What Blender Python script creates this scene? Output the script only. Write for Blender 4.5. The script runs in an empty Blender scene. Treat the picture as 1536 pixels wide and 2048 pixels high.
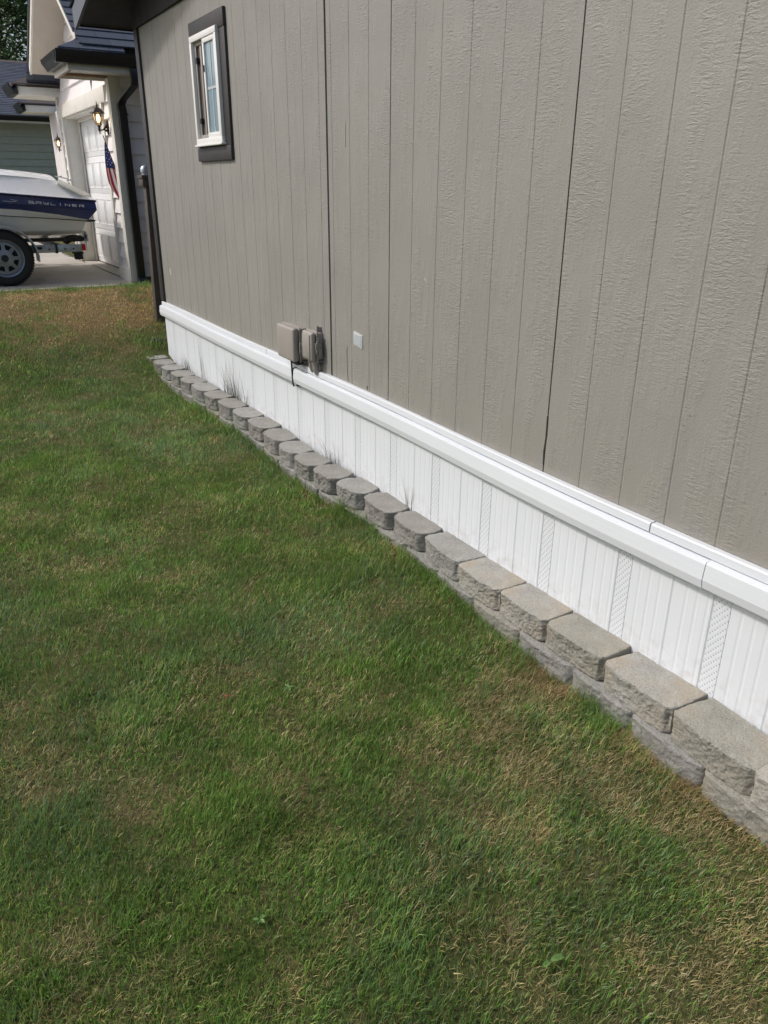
import bpy, bmesh, math, random
import numpy as np
from mathutils import Vector, Matrix, noise as mnoise

scene = bpy.context.scene
col = scene.collection
random.seed(7)
R = math.radians

# ------------------------------------------------------------------ camera
H = 1.72
cam_d = bpy.data.cameras.new('camera')
cam = bpy.data.objects.new('camera', cam_d)
col.objects.link(cam)
cam_d.sensor_fit = 'VERTICAL'
cam_d.sensor_height = 36.0
cam_d.lens = 1539.0 / 2048.0 * 36.0
cam_d.clip_start = 0.05
cam_d.clip_end = 500
cam.matrix_world = Matrix((
    (0.864142, 0.19196441, -0.46519702, 0.0),
    (-0.50321418, 0.34033054, -0.79432399, 0.0),
    (0.00583882, 0.92050246, 0.39069313, H),
    (0, 0, 0, 1)))
scene.camera = cam

# ------------------------------------------------------------------ light
SUN = Vector((-1.0, 0.55, 1.1)).normalized()
world = bpy.data.worlds.new('World')
scene.world = world
world.use_nodes = True
wn = world.node_tree
bg = wn.nodes['Background']
sky = wn.nodes.new('ShaderNodeTexSky')
sky.sky_type = 'NISHITA'
sky.sun_disc = False
sky.sun_elevation = math.asin(SUN.z)
sky.sun_rotation = math.atan2(SUN.x, SUN.y)
sky.air_density = 1.0
sky.dust_density = 4.0
sky.ozone_density = 1.0
wn.links.new(sky.outputs[0], bg.inputs[0])
bg.inputs[1].default_value = 0.15
sun_d = bpy.data.lights.new('sun', 'SUN')
sun_d.energy = 2.2
sun_d.angle = R(5.0)
sun_d.color = (1.0, 0.975, 0.95)
sun = bpy.data.objects.new('sun', sun_d)
col.objects.link(sun)
sun.rotation_euler = SUN.to_track_quat('Z', 'Y').to_euler()
scene.view_settings.view_transform = 'Standard'
scene.view_settings.look = 'None'
scene.view_settings.exposure = 0.0
scene.view_settings.gamma = 1.0

# ------------------------------------------------------------------ helpers
def tag(o, label=None, cat=None, group=None, kind=None):
    if label: o['label'] = label
    if cat: o['category'] = cat
    if group: o['group'] = group
    if kind: o['kind'] = kind
    return o

def thing(name, label, cat, loc=(0, 0, 0), group=None):
    o = bpy.data.objects.new(name, None)
    col.objects.link(o)
    o.location = loc
    o.empty_display_size = 0.1
    return tag(o, label, cat, group)

def wloc(o):
    v = Vector((0, 0, 0))
    while o is not None:
        v += Vector(o.location)
        o = o.parent
    return v

class MB:
    """collects shapes in world coordinates"""
    def __init__(self):
        self.v = []; self.f = []
    def add(self, vs, fs):
        n = len(self.v)
        self.v += [tuple(p) for p in vs]
        self.f += [tuple(i + n for i in f) for f in fs]
        return self
    def box(self, x0, x1, y0, y1, z0, z1):
        vs = [(x, y, z) for x in (x0, x1) for y in (y0, y1) for z in (z0, z1)]
        return self.add(vs, [(0, 1, 3, 2), (4, 6, 7, 5), (0, 4, 5, 1), (2, 3, 7, 6), (0, 2, 6, 4), (1, 5, 7, 3)])
    def hull8(self, a, b):
        """a, b: matching quads (4 pts each)"""
        fs = [(3, 2, 1, 0), (4, 5, 6, 7)] + [(i, (i + 1) % 4, 4 + (i + 1) % 4, 4 + i) for i in range(4)]
        return self.add(list(a) + list(b), fs)
    def prism(self, pts, axis, a, b, closed=True, cap=True):
        """extrude 2D pts along axis (0,1,2) from a to b; pts give the other two coordinates in order"""
        def mk(p, t):
            q = [p[0], p[1]]; q.insert(axis, t); return tuple(q)
        n = len(pts)
        vs = [mk(p, a) for p in pts] + [mk(p, b) for p in pts]
        fs = [(i, (i + 1) % n, n + (i + 1) % n, n + i) for i in range(n if closed else n - 1)]
        if closed and cap:
            fs += [tuple(range(n - 1, -1, -1)), tuple(range(n, 2 * n))]
        return self.add(vs, fs)
    def tube(self, path, r, seg=10, cap=True):
        path = [Vector(p) for p in path]
        rs = r if isinstance(r, (list, tuple)) else [r] * len(path)
        vs = []; fs = []
        up = None
        for i, p in enumerate(path):
            t = (path[min(i + 1, len(path) - 1)] - path[max(i - 1, 0)]).normalized()
            if up is None:
                up = Vector((0, 0, 1)) if abs(t.z) < 0.9 else Vector((0, 1, 0))
            a = t.cross(up).normalized(); b = a.cross(t).normalized(); up = b
            for k in range(seg):
                an = 2 * math.pi * k / seg
                vs.append(p + a * math.cos(an) * rs[i] + b * math.sin(an) * rs[i])
        for i in range(len(path) - 1):
            for k in range(seg):
                fs.append((i * seg + k, i * seg + (k + 1) % seg, (i + 1) * seg + (k + 1) % seg, (i + 1) * seg + k))
        if cap:
            fs.append(tuple(range(seg - 1, -1, -1)))
            fs.append(tuple(range((len(path) - 1) * seg, len(path) * seg)))
        return self.add(vs, fs)
    def lathe(self, prof, c, axis=2, seg=20, a0=0, a1=2 * math.pi):
        """prof: (radius, height) list, around axis through c"""
        vs = []; fs = []
        full = abs(a1 - a0 - 2 * math.pi) < 1e-6
        m = seg if full else seg + 1
        for (r, h) in prof:
            for k in range(m):
                an = a0 + (a1 - a0) * k / seg
                q = [r * math.cos(an), r * math.sin(an)]
                q.insert(axis, h)
                vs.append((c[0] + q[0], c[1] + q[1], c[2] + q[2]))
        for i in range(len(prof) - 1):
            for k in range(m if full else m - 1):
                fs.append((i * m + k, i * m + (k + 1) % m, (i + 1) * m + (k + 1) % m, (i + 1) * m + k))
        return self.add(vs, fs)
    def obox(self, c, ux, uy, uz, hx, hy, hz):
        c = Vector(c); ux = Vector(ux) * hx; uy = Vector(uy) * hy; uz = Vector(uz) * hz
        vs = [c + ux * i + uy * j + uz * k for i in (-1, 1) for j in (-1, 1) for k in (-1, 1)]
        return self.add(vs, [(0, 1, 3, 2), (4, 6, 7, 5), (0, 4, 5, 1), (2, 3, 7, 6), (0, 2, 6, 4), (1, 5, 7, 3)])
    def bar(self, a, b, w, h):
        a = Vector(a); b = Vector(b); t = (b - a); L = t.length; t.normalize()
        s = t.cross(Vector((0, 0, 1)))
        s = Vector((1, 0, 0)) if s.length < 1e-3 else s.normalized()
        u = s.cross(t)
        return self.obox((a + b) / 2, t, s, u, L / 2, w / 2, h / 2)
    def build(self, name, m, parent=None, bevel=0, seg=2, smooth=None, label=None):
        me = bpy.data.meshes.new(name)
        off = wloc(parent) if parent is not None else Vector((0, 0, 0))
        me.from_pydata([(p[0] - off.x, p[1] - off.y, p[2] - off.z) for p in self.v], [], self.f)
        bm = bmesh.new(); bm.from_mesh(me)
        bmesh.ops.recalc_face_normals(bm, faces=bm.faces)
        if bevel:
            es = [e for e in bm.edges if e.is_manifold and e.calc_face_angle(0) > R(30)]
            bmesh.ops.bevel(bm, geom=es, offset=bevel, segments=seg, affect='EDGES', profile=0.5, clamp_overlap=True)
        bm.to_mesh(me); bm.free()
        if smooth or bevel:
            me.shade_smooth()
            me.set_sharp_from_angle(angle=R(smooth or 35))
        if isinstance(m, (list, tuple)):
            for q in m: me.materials.append(q)
        else:
            me.materials.append(m)
        o = bpy.data.objects.new(name, me)
        col.objects.link(o)
        if parent is not None: o.parent = parent
        if label: o['label'] = label
        return o

# ------------------------------------------------------------------ materials
class NT:
    def __init__(self, name):
        self.m = bpy.data.materials.new(name); self.m.use_nodes = True
        self.t = self.m.node_tree; self.b = self.t.nodes['Principled BSDF']
        self.out = self.t.nodes['Material Output']
    def n(self, typ, **kw):
        x = self.t.nodes.new('ShaderNode' + typ)
        for k, v in kw.items(): setattr(x, k, v)
        return x
    def l(self, a, b): self.t.links.new(a, b)
    def val(self, sock, x):
        if hasattr(x, 'is_linked') or hasattr(x, 'links'): self.l(x, sock)
        else: sock.default_value = x
    def coord(self, scale=(1, 1, 1), obj=False, rot=(0, 0, 0)):
        if obj: src = self.n('TexCoord').outputs['Object']
        else: src = self.n('NewGeometry').outputs['Position']
        mp = self.n('Mapping'); mp.inputs['Scale'].default_value = scale; mp.inputs['Rotation'].default_value = rot
        self.l(src, mp.inputs['Vector']); return mp.outputs[0]
    def noise(self, vec, scale, detail=3, rough=0.5, dist=0):
        x = self.n('TexNoise'); self.l(vec, x.inputs['Vector'])
        x.inputs['Scale'].default_value = scale; x.inputs['Detail'].default_value = detail
        x.inputs['Roughness'].default_value = rough; x.inputs['Distortion'].default_value = dist
        return x.outputs['Fac']
    def vor(self, vec, scale, feature='F1', rnd=1.0):
        x = self.n('TexVoronoi', feature=feature); self.l(vec, x.inputs['Vector'])
        x.inputs['Scale'].default_value = scale; x.inputs['Randomness'].default_value = rnd
        return x
    def ramp(self, fac, stops):
        x = self.n('ValToRGB'); self.l(fac, x.inputs[0])
        cr = x.color_ramp
        while len(cr.elements) < len(stops): cr.elements.new(0.5)
        for e, (p, c) in zip(cr.elements, stops):
            e.position = p; e.color = (*c, 1) if len(c) == 3 else c
        return x.outputs[0]
    def fr(self, fac, a, b, lo=0.0, hi=1.0):
        x = self.n('MapRange'); self.l(fac, x.inputs[0])
        x.inputs[1].default_value = a; x.inputs[2].default_value = b
        x.inputs[3].default_value = lo; x.inputs[4].default_value = hi
        return x.outputs[0]
    def mix(self, fac, a, b, mode='MIX'):
        x = self.n('Mix', data_type='RGBA', blend_type=mode)
        self.val(x.inputs[0], fac)
        for s, v in ((x.inputs[6], a), (x.inputs[7], b)):
            if isinstance(v, (tuple, list)): s.default_value = (*v, 1) if len(v) == 3 else v
            else: self.l(v, s)
        return x.outputs[2]
    def math(self, op, a, b=None):
        x = self.n('Math', operation=op)
        self.val(x.inputs[0], a)
        if b is not None: self.val(x.inputs[1], b)
        return x.outputs[0]
    def bump(self, h, strength=0.3, dist=0.01, prev=None):
        x = self.n('Bump'); x.inputs['Strength'].default_value = strength; x.inputs['Distance'].default_value = dist
        self.l(h, x.inputs['Height'])
        if prev is not None: self.l(prev, x.inputs['Normal'])
        return x.outputs[0]
    def fin(self, color=None, rough=None, normal=None, metal=None, spec=None):
        if color is not None:
            if isinstance(color, (tuple, list)): self.b.inputs['Base Color'].default_value = (*color, 1)
            else: self.l(color, self.b.inputs['Base Color'])
        if rough is not None: self.val(self.b.inputs['Roughness'], rough)
        if normal is not None: self.l(normal, self.b.inputs['Normal'])
        if metal is not None: self.b.inputs['Metallic'].default_value = metal
        if spec is not None: self.b.inputs['Specular IOR Level'].default_value = spec
        return self.m

def simple(name, c, rough=0.5, var=0.12, scale=6, bump=0.08, bscale=60, metal=0, spec=0.5, obj=False):
    n = NT(name); v = n.coord(obj=obj)
    a = n.noise(v, scale, 4); d = tuple(x * (1 - var) for x in c); e = tuple(min(1, x * (1 + var)) for x in c)
    cc = n.mix(n.fr(a, 0.3, 0.7), d, e)
    nb = n.bump(n.noise(v, bscale, 3), bump, 0.004)
    return n.fin(cc, n.fr(a, 0.3, 0.7, max(0.02, rough - 0.06), rough + 0.06), nb, metal, spec)

def m_siding():
    n = NT('taupe painted plywood')
    v = n.coord()
    vs = n.coord((1, 20, 80))          # short horizontal ripples
    big = n.noise(v, 2.6, 3)
    patch = n.noise(n.coord((1, 6, 1.6)), 1.8, 3, 0.6)
    rip = n.noise(vs, 1.5, 3, 0.6, 0.6)
    fine = n.noise(n.coord((1, 1, 1.6)), 120, 3, 0.65)
    grain = n.noise(n.coord((1, 120, 4)), 1.6, 3)
    mask = n.fr(patch, 0.42, 0.62)
    h1 = n.math('MULTIPLY', rip, mask)
    b = n.bump(h1, 0.52, 0.009)
    b = n.bump(grain, 0.10, 0.003, b)
    b = n.bump(fine, 0.45, 0.004, b)
    pit = n.vor(n.coord((1, 1, 0.8)), 26).outputs['Distance']
    pm = n.math('MULTIPLY', n.math('LESS_THAN', pit, 0.070), n.math('GREATER_THAN', n.noise(v, 5, 2), 0.55))
    c = n.ramp(big, [(0.25, (0.228, 0.223, 0.204)), (0.5, (0.243, 0.238, 0.218)), (0.75, (0.258, 0.253, 0.233))])
    spk = n.math('MULTIPLY', n.math('GREATER_THAN', n.noise(n.coord((1, 1, 2)), 240, 2), 0.71), n.math('MULTIPLY', mask, 0.55))
    c = n.mix(spk, c, (0.42, 0.41, 0.385))
    c = n.mix(n.math('MULTIPLY', pm, 0.75), c, (0.09, 0.085, 0.075))
    strk = n.fr(n.noise(n.coord((1, 7, 0.35)), 1.3, 4, 0.6), 0.52, 0.8, 0, 0.22)
    c = n.mix(strk, c, (0.185, 0.178, 0.165))
    gp_ = n.n('NewGeometry'); sp_ = n.n('SeparateXYZ'); n.l(gp_.outputs['Position'], sp_.inputs[0])
    pn = n.math('FLOOR', n.math('DIVIDE', n.math('ADD', sp_.outputs[1], 0.261), 1.2192))
    wn_ = n.n('TexWhiteNoise', noise_dimensions='1D'); n.l(pn, wn_.inputs['W'])
    c = n.mix(n.fr(wn_.outputs['Value'], 0, 1, 0.0, 0.10), c, (0.20, 0.197, 0.185))
    low = n.math('MULTIPLY', n.fr(sp_.outputs[2], 0.68, 0.95, 1.0, 0.0), n.fr(n.noise(n.coord((1, 2, 1)), 6, 4, 0.65), 0.42, 0.75, 0, 0.45))
    c = n.mix(low, c, (0.30, 0.265, 0.215))
    dust = n.fr(n.noise(n.coord((1, 3, 1)), 1.4, 4), 0.5, 0.8, 0, 0.25)
    c = n.mix(dust, c, (0.275, 0.262, 0.235))
    return n.fin(c, n.fr(fine, 0.3, 0.7, 0.42, 0.62), b, spec=0.5)

def m_vinyl(name='white vinyl', grainy=False, c0=(0.62, 0.65, 0.685)):
    n = NT(name); v = n.coord()
    a = n.noise(v, 1.6, 3)
    dirt = n.fr(n.noise(n.coord((1, 9, 1.2)), 1.2, 3), 0.5, 0.85, 0, 0.04)
    c = n.mix(n.fr(a, 0.3, 0.7), c0, tuple(x * 1.04 for x in c0))
    c = n.mix(dirt, c, (0.46, 0.45, 0.42))
    gz_ = n.n('NewGeometry'); sz = n.n('SeparateXYZ'); n.l(gz_.outputs['Position'], sz.inputs[0])
    spl = n.math('MULTIPLY', n.fr(sz.outputs[2], 0.15, 0.30, 1.0, 0.0), n.fr(n.noise(v, 22, 4, 0.7), 0.45, 0.75, 0, 0.6))
    c = n.mix(spl, c, (0.30, 0.27, 0.22))
    b = n.bump(n.noise(v, 25, 2), 0.06, 0.004)
    if grainy:
        g = n.noise(n.coord((40, 2.2, 170)), 1.0, 3, 0.6)
        b = n.bump(g, 0.35, 0.002, b)
        c = n.mix(n.fr(g, 0.5, 0.75, 0, 0.10), c, (0.45, 0.45, 0.46))
    return n.fin(c, 0.42, b, spec=0.4)

def m_vent():
    n = NT('white vented vinyl')
    g = n.n('NewGeometry'); s = n.n('SeparateXYZ'); n.l(g.outputs['Position'], s.inputs[0])
    y, z = s.outputs[1], s.outputs[2]
    u = n.math('SINE', n.math('MULTIPLY', n.math('ADD', y, n.math('MULTIPLY', z, -0.25)), 2 * math.pi / 0.0200))
    w = n.math('SINE', n.math('MULTIPLY', z, 2 * math.pi / 0.0200))
    d = n.math('MULTIPLY', u, w)
    hole = n.fr(d, 0.55, 0.85)
    c = n.mix(hole, (0.62, 0.65, 0.685), (0.32, 0.34, 0.36))
    rim = n.fr(d, -0.7, 0.7)
    b = n.bump(n.math('SUBTRACT', 1.0, rim), 0.22, 0.002)
    return n.fin(c, 0.45, b)

def m_concrete(name, c0, c1, warm=0.0, spots=0.0):
    n = NT(name); v = n.coord(obj=True)
    a = n.noise(v, 9, 5, 0.6)
    f = n.noise(v, 160, 4, 0.7)
    vv = n.vor(v, 130).outputs['Distance']
    c = n.mix(n.fr(a, 0.3, 0.7), c0, c1)
    c = n.mix(n.fr(f, 0.35, 0.68, 0.0, 0.55), c, tuple(x * 0.52 for x in c0))
    c = n.mix(n.math('MULTIPLY', n.math('LESS_THAN', vv, 0.16), 0.5), c, tuple(min(1, x * 1.7) for x in c1))
    pit = n.math('MULTIPLY', n.math('LESS_THAN', n.vor(v, 62).outputs['Distance'], 0.13), 0.7)
    c = n.mix(pit, c, tuple(x * 0.35 for x in c0))
    if warm:
        w = n.noise(v, 5.5, 4, 0.6)
        c = n.mix(n.fr(w, 0.48, 0.62, 0, warm), c, (0.36, 0.285, 0.185))
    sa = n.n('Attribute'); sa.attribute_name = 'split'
    c = n.mix(n.math('MULTIPLY', sa.outputs['Fac'], 0.42), c, tuple(x * 0.45 for x in c0))  # split front darkened: shade of the rough face painted in, plus darker aggregate
    b = n.bump(f, 0.7, 0.005)
    b = n.bump(n.noise(v, 45, 4, 0.6), 0.6, 0.009, b)
    return n.fin(c, 0.92, b, spec=0.15)

def m_driveway():
    n = NT('driveway concrete'); v = n.coord()
    a = n.noise(v, 1.3, 5, 0.6); f = n.noise(v, 90, 4, 0.7)
    c = n.ramp(a, [(0.25, (0.34, 0.315, 0.275)), (0.55, (0.44, 0.41, 0.365)), (0.8, (0.50, 0.47, 0.42))])
    c = n.mix(n.fr(f, 0.4, 0.7, 0, 0.35), c, (0.18, 0.165, 0.145))
    st = n.noise(n.coord((1, 2, 1)), 3.5, 4)
    c = n.mix(n.fr(st, 0.6, 0.75, 0, 0.55), c, (0.12, 0.105, 0.09))
    return n.fin(c, 0.9, n.bump(f, 0.3, 0.004), spec=0.2)

def m_shingle(name, c0, c1, tabw=0.30, row=0.14, axis=0, v0=0.0):
    n = NT(name); g = n.n('NewGeometry'); s = n.n('SeparateXYZ'); n.l(g.outputs['Position'], s.inputs[0])
    at = n.n('Attribute'); at.attribute_name = 'row'
    u = n.math('ADD', n.math('DIVIDE', s.outputs[axis], tabw), n.math('MULTIPLY', at.outputs['Fac'], 7.37))
    cell = n.math('FLOOR', u)
    cb = n.n('CombineXYZ'); n.l(cell, cb.inputs[0]); n.l(at.outputs['Fac'], cb.inputs[1])
    wn_ = n.n('TexWhiteNoise', noise_dimensions='3D'); n.l(cb.outputs[0], wn_.inputs[0])
    c = n.mix(wn_.outputs['Value'], c0, c1)
    frac = n.math('FRACT', u)
    edge = n.math('LESS_THAN', frac, 0.035)
    c = n.mix(n.math('MULTIPLY', edge, 0.6), c, tuple(x * 0.3 for x in c0))
    f = n.noise(n.coord(), 210, 3, 0.7)
    c = n.mix(n.fr(f, 0.4, 0.7, 0, 0.5), c, tuple(x * 1.7 for x in c1))
    return n.fin(c, 0.9, n.bump(f, 0.5, 0.004), spec=0.2)

def m_grass():
    n = NT('lawn blades')
    a = n.n('Attribute'); a.attribute_name = 'Col'
    d = n.n('BsdfDiffuse'); t = n.n('BsdfTranslucent'); gl = n.n('BsdfGlossy')
    n.l(a.outputs['Color'], d.inputs[0]); n.l(a.outputs['Color'], t.inputs[0])
    gl.inputs['Roughness'].default_value = 0.5; gl.inputs['Color'].default_value = (1, 1, 1, 1)
    m1 = n.n('MixShader'); m1.inputs[0].default_value = 0.38
    n.l(d.outputs[0], m1.inputs[1]); n.l(t.outputs[0], m1.inputs[2])
    m2 = n.n('MixShader'); m2.inputs[0].default_value = 0.035
    n.l(m1.outputs[0], m2.inputs[1]); n.l(gl.outputs[0], m2.inputs[2])
    n.l(m2.outputs[0], n.out.inputs[0])
    n.t.nodes.remove(n.b)
    return n.m

def m_leaf(name, c0, c1):
    n = NT(name); v = n.coord(obj=True)
    cl = n.noise(v, 0.9, 3); f = n.noise(v, 7, 2)
    c = n.mix(n.fr(cl, 0.38, 0.62), c0, c1)
    c = n.mix(n.fr(f, 0.4, 0.7, 0, 0.6), c, tuple(x * 1.7 for x in c1))
    return n.fin(c, 0.6, spec=0.25)

def m_soil():
    n = NT('lawn soil and thatch'); v = n.coord()
    a = n.noise(v, 3, 4); f = n.noise(v, 60, 4, 0.7)
    c = n.ramp(a, [(0.3, (0.060, 0.090, 0.025)), (0.5, (0.10, 0.11, 0.04)), (0.72, (0.18, 0.145, 0.075))])
    gq = n.n('NewGeometry'); sq = n.n('SeparateXYZ'); n.l(gq.outputs['Position'], sq.inputs[0])
    band = n.math('MULTIPLY', n.fr(sq.outputs[1], 7.95, 8.5), n.fr(sq.outputs[1], 9.85, 9.6))
    c = n.mix(n.math('MULTIPLY', band, 0.85), c, (0.26, 0.185, 0.095))
    c = n.mix(n.fr(f, 0.35, 0.7, 0, 0.7), c, (0.022, 0.020, 0.012))
    return n.fin(c, 0.95, n.bump(f, 0.8, 0.02), spec=0.1)

def m_glass(name, c, rough=0.03):
    n = NT(name); n.b.inputs['Base Color'].default_value = (*c, 1)
    n.b.inputs['Roughness'].default_value = rough
    n.b.inputs['Specular IOR Level'].default_value = 0.8
    return n.m

def m_emit(name, c, s):
    n = NT(name); n.b.inputs['Base Color'].default_value = (*c, 1)
    n.b.inputs['Emission Color'].default_value = (*c, 1); n.b.inputs['Emission Strength'].default_value = s
    return n.m

M = dict(
    siding=m_siding(), vinyl=m_vinyl(), vinylcap=m_vinyl('white woodgrain vinyl cap', True, (0.60, 0.63, 0.665)), vent=m_vent(),
    charcoal=simple('charcoal trim paint', (0.028, 0.026, 0.028), 0.55, bump=0.25, bscale=40),
    soffit=simple('near black soffit', (0.020, 0.020, 0.021), 0.6),
    fasc=simple('slate fascia paint', (0.085, 0.10, 0.125), 0.5),
    winwhite=simple('white window vinyl', (0.74, 0.74, 0.73), 0.4, var=0.03, bump=0.03),
    shade=simple('dim insect screen', (0.075, 0.066, 0.062), 0.6),
    dark=simple('dark gap', (0.012, 0.012, 0.013), 0.8),
    boxp=simple('taupe box plastic', (0.285, 0.262, 0.240), 0.5, var=0.05, bump=0.05, bscale=120),
    boxq=simple('taupe box latch', (0.24, 0.22, 0.20), 0.5, var=0.08),
    rubber=simple('black rubber', (0.013, 0.013, 0.014), 0.7, bump=0.2, bscale=50),
    blackmetal=simple('black gutter metal', (0.012, 0.012, 0.015), 0.35, var=0.1, bump=0.02),
    cream=simple('cream trim paint', (0.63, 0.61, 0.555), 0.55, var=0.05, bump=0.06),
    pinkw=simple('warm white lap siding', (0.72, 0.69, 0.685), 0.55, var=0.04, bump=0.12, bscale=30),
    sidew=simple('shade tinted lap siding', (0.72, 0.70, 0.72), 0.55, var=0.04, bump=0.12, bscale=30),  # same house siding, lilac cast of its shaded side put into the colour
    tanw=simple('raw soffit board', (0.38, 0.24, 0.17), 0.7),
    doorw=simple('white garage door', (0.74, 0.75, 0.76), 0.38, var=0.03, bump=0.05),
    green=simple('sage lap siding', (0.31, 0.335, 0.265), 0.6, var=0.06, bump=0.1, bscale=30),
    found=simple('foundation concrete', (0.11, 0.12, 0.11), 0.9, var=0.2, bump=0.4),
    drive=m_driveway(), soil=m_soil(), grass=m_grass(),
    sh1=m_shingle('slate blue shingles', (0.050, 0.058, 0.080), (0.085, 0.096, 0.125)),
    sh2=m_shingle('weathered grey shingles', (0.065, 0.055, 0.052), (0.11, 0.095, 0.09), axis=1),
    fence=simple('dark brown stained wood', (0.060, 0.048, 0.041), 0.75, var=0.25, scale=14, bump=0.4, bscale=30),
    galv=simple('galvanised steel', (0.42, 0.46, 0.50), 0.42, var=0.2, scale=20, metal=0.75, bump=0.1),
    gel=simple('cream gelcoat', (0.80, 0.79, 0.70), 0.22, var=0.03, bump=0.0, spec=0.6),
    gelw=simple('white gelcoat', (0.83, 0.83, 0.82), 0.25, var=0.03, bump=0.0, spec=0.6),
    navy=simple('navy gelcoat', (0.020, 0.032, 0.12), 0.18, var=0.1, bump=0.0, spec=0.6),
    navy2=simple('navy gloss rub rail', (0.008, 0.012, 0.045), 0.3, var=0.1, bump=0.0),
    letter=simple('white hull lettering', (0.70, 0.72, 0.74), 0.4, var=0.02, bump=0.0),
    red=simple('red lens', (0.45, 0.01, 0.012), 0.25, var=0.1, bump=0.0),
    flagr=simple('flag red cloth', (0.52, 0.02, 0.045), 0.8, var=0.1),
    flagw=simple('flag white cloth', (0.74, 0.70, 0.70), 0.8, var=0.04),
    flagb=simple('flag blue cloth', (0.025, 0.035, 0.19), 0.8, var=0.1),
    bronze=simple('dark bronze lantern metal', (0.030, 0.018, 0.016), 0.45, var=0.15, bump=0.05),
    bulb=m_emit('lit bulb', (1.0, 0.72, 0.36), 9.0),
    bark=simple('dark bark', (0.05, 0.038, 0.028), 0.9, var=0.3, bump=0.6, bscale=14),
    leafd=m_leaf('dark conifer foliage', (0.012, 0.024, 0.008), (0.030, 0.055, 0.014)),
    leafm=m_leaf('mid green foliage', (0.025, 0.050, 0.012), (0.055, 0.095, 0.022)),
    galvp=simple('pale window grid', (0.42, 0.47, 0.50), 0.4, var=0.02, bump=0.0),
    platee=simple('dull white plate rim', (0.46, 0.47, 0.47), 0.5, var=0.04, bump=0.0),
    plate=simple('pale grey plastic plate', (0.40, 0.44, 0.47), 0.3, var=0.04, bump=0.0),
    blade=simple('weed blade green', (0.045, 0.060, 0.022), 0.6, var=0.4, scale=30, bump=0.0),
    straw=simple('dry weed stalk', (0.17, 0.14, 0.08), 0.7, var=0.2, scale=30, bump=0.0),
    weed=simple('fresh weed leaf', (0.10, 0.19, 0.045), 0.5, var=0.2, scale=30, bump=0.0),
    redleaf=simple('fallen red leaf', (0.30, 0.05, 0.05), 0.6, var=0.2, scale=30, bump=0.0),
    scrape=simple('pale scraped paint', (0.48, 0.46, 0.43), 0.6),
)
def m_lantern():
    n = NT('amber seeded glass')
    n.b.inputs['Base Color'].default_value = (0.95, 0.80, 0.58, 1)
    n.b.inputs['Roughness'].default_value = 0.12
    n.b.inputs['Transmission Weight'].default_value = 0.9
    n.b.inputs['IOR'].default_value = 1.15
    return n.m
M['lglass'] = m_lantern()
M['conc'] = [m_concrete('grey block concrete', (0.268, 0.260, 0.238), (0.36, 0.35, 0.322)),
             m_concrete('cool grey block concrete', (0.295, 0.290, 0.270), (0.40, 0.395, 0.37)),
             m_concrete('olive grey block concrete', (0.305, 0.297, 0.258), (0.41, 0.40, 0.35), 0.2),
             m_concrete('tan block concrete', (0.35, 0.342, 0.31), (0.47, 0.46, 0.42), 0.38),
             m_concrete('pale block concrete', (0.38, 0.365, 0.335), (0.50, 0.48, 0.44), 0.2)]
M['winglass'] = m_glass('blue reflecting window glass', (0.24, 0.33, 0.385), 0.10)

# ------------------------------------------------------------------ ground
def sstep(t):
    t = min(1.0, max(0.0, t)); return t * t * (3 - 2 * t)
def gh(x, y):
    base = 0.60 * sstep((y - 6.7) / 2.9)
    und = 0.012 * math.sin(x * 1.9 + 0.4) * math.sin(y * 1.3) + 0.010 * math.sin(x * 4.1 + y * 2.3)
    side = 0.02 * sstep((1.3 - x) / 1.5)
    fade = sstep((9.8 - y) / 0.6)
    bank = 0.024 * sstep((x - 1.5) / 0.25) * sstep((y - 1.6) / 1.6)
    return base + (und + side + bank) * fade - 0.012

xs = np.concatenate([np.linspace(-150, -8, 12), np.linspace(-6, 3.0, 61), np.linspace(5, 150, 14)])
ys = np.concatenate([np.linspace(-120, -6, 10), np.linspace(-4, 11, 101), np.linspace(13, 300, 20)])
mb = MB()
gv = [(float(x), float(y), gh(x, y) - (0.05 if (y > 9.95 and x < 2.3) else 0)) for y in ys for x in xs]
gf = []
nx = len(xs)
for j in range(len(ys) - 1):
    for i in range(nx - 1):
        gf.append((j * nx + i, j * nx + i + 1, (j + 1) * nx + i + 1, (j + 1) * nx + i))
mb.add(gv, gf)
g = mb.build('ground', M['soil'], smooth=60); tag(g, kind='structure')

# driveway slab and garage apron
mb = MB()
edge = []
N = 60
for i in range(N + 1):
    x = -9 + (2.275 + 9) * i / N
    edge.append((x, 9.86 + 0.02 * math.sin(x * 5.3) + 0.012 * math.sin(x * 17)))
top = [(x, y, 0.600) for x, y in edge]; bot = [(x, y, 0.42) for x, y in edge]
bk = [(x, 21.0, 0.600) for x, y in edge]
mb.add(top + bot + bk, [(i, i + 1, N + 1 + i + 1, N + 1 + i) for i in range(N)] + [(i, i + 1, 2 * (N + 1) + i + 1, 2 * (N + 1) + i) for i in range(N)])
dv = mb.build('driveway', M['drive']); tag(dv, kind='structure')
mb = MB(); mb.box(2.30, 2.62, 10.6, 13.35, 0.45, 0.606)
o = mb.build('garage_apron', M['drive'], bevel=0.008); tag(o, kind='structure')
mb = MB(); mb.box(2.272, 2.302, 10.15, 13.6, 0.5, 0.588)
o = mb.build('expansion_joint', M['dark']); tag(o, kind='structure')

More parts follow.
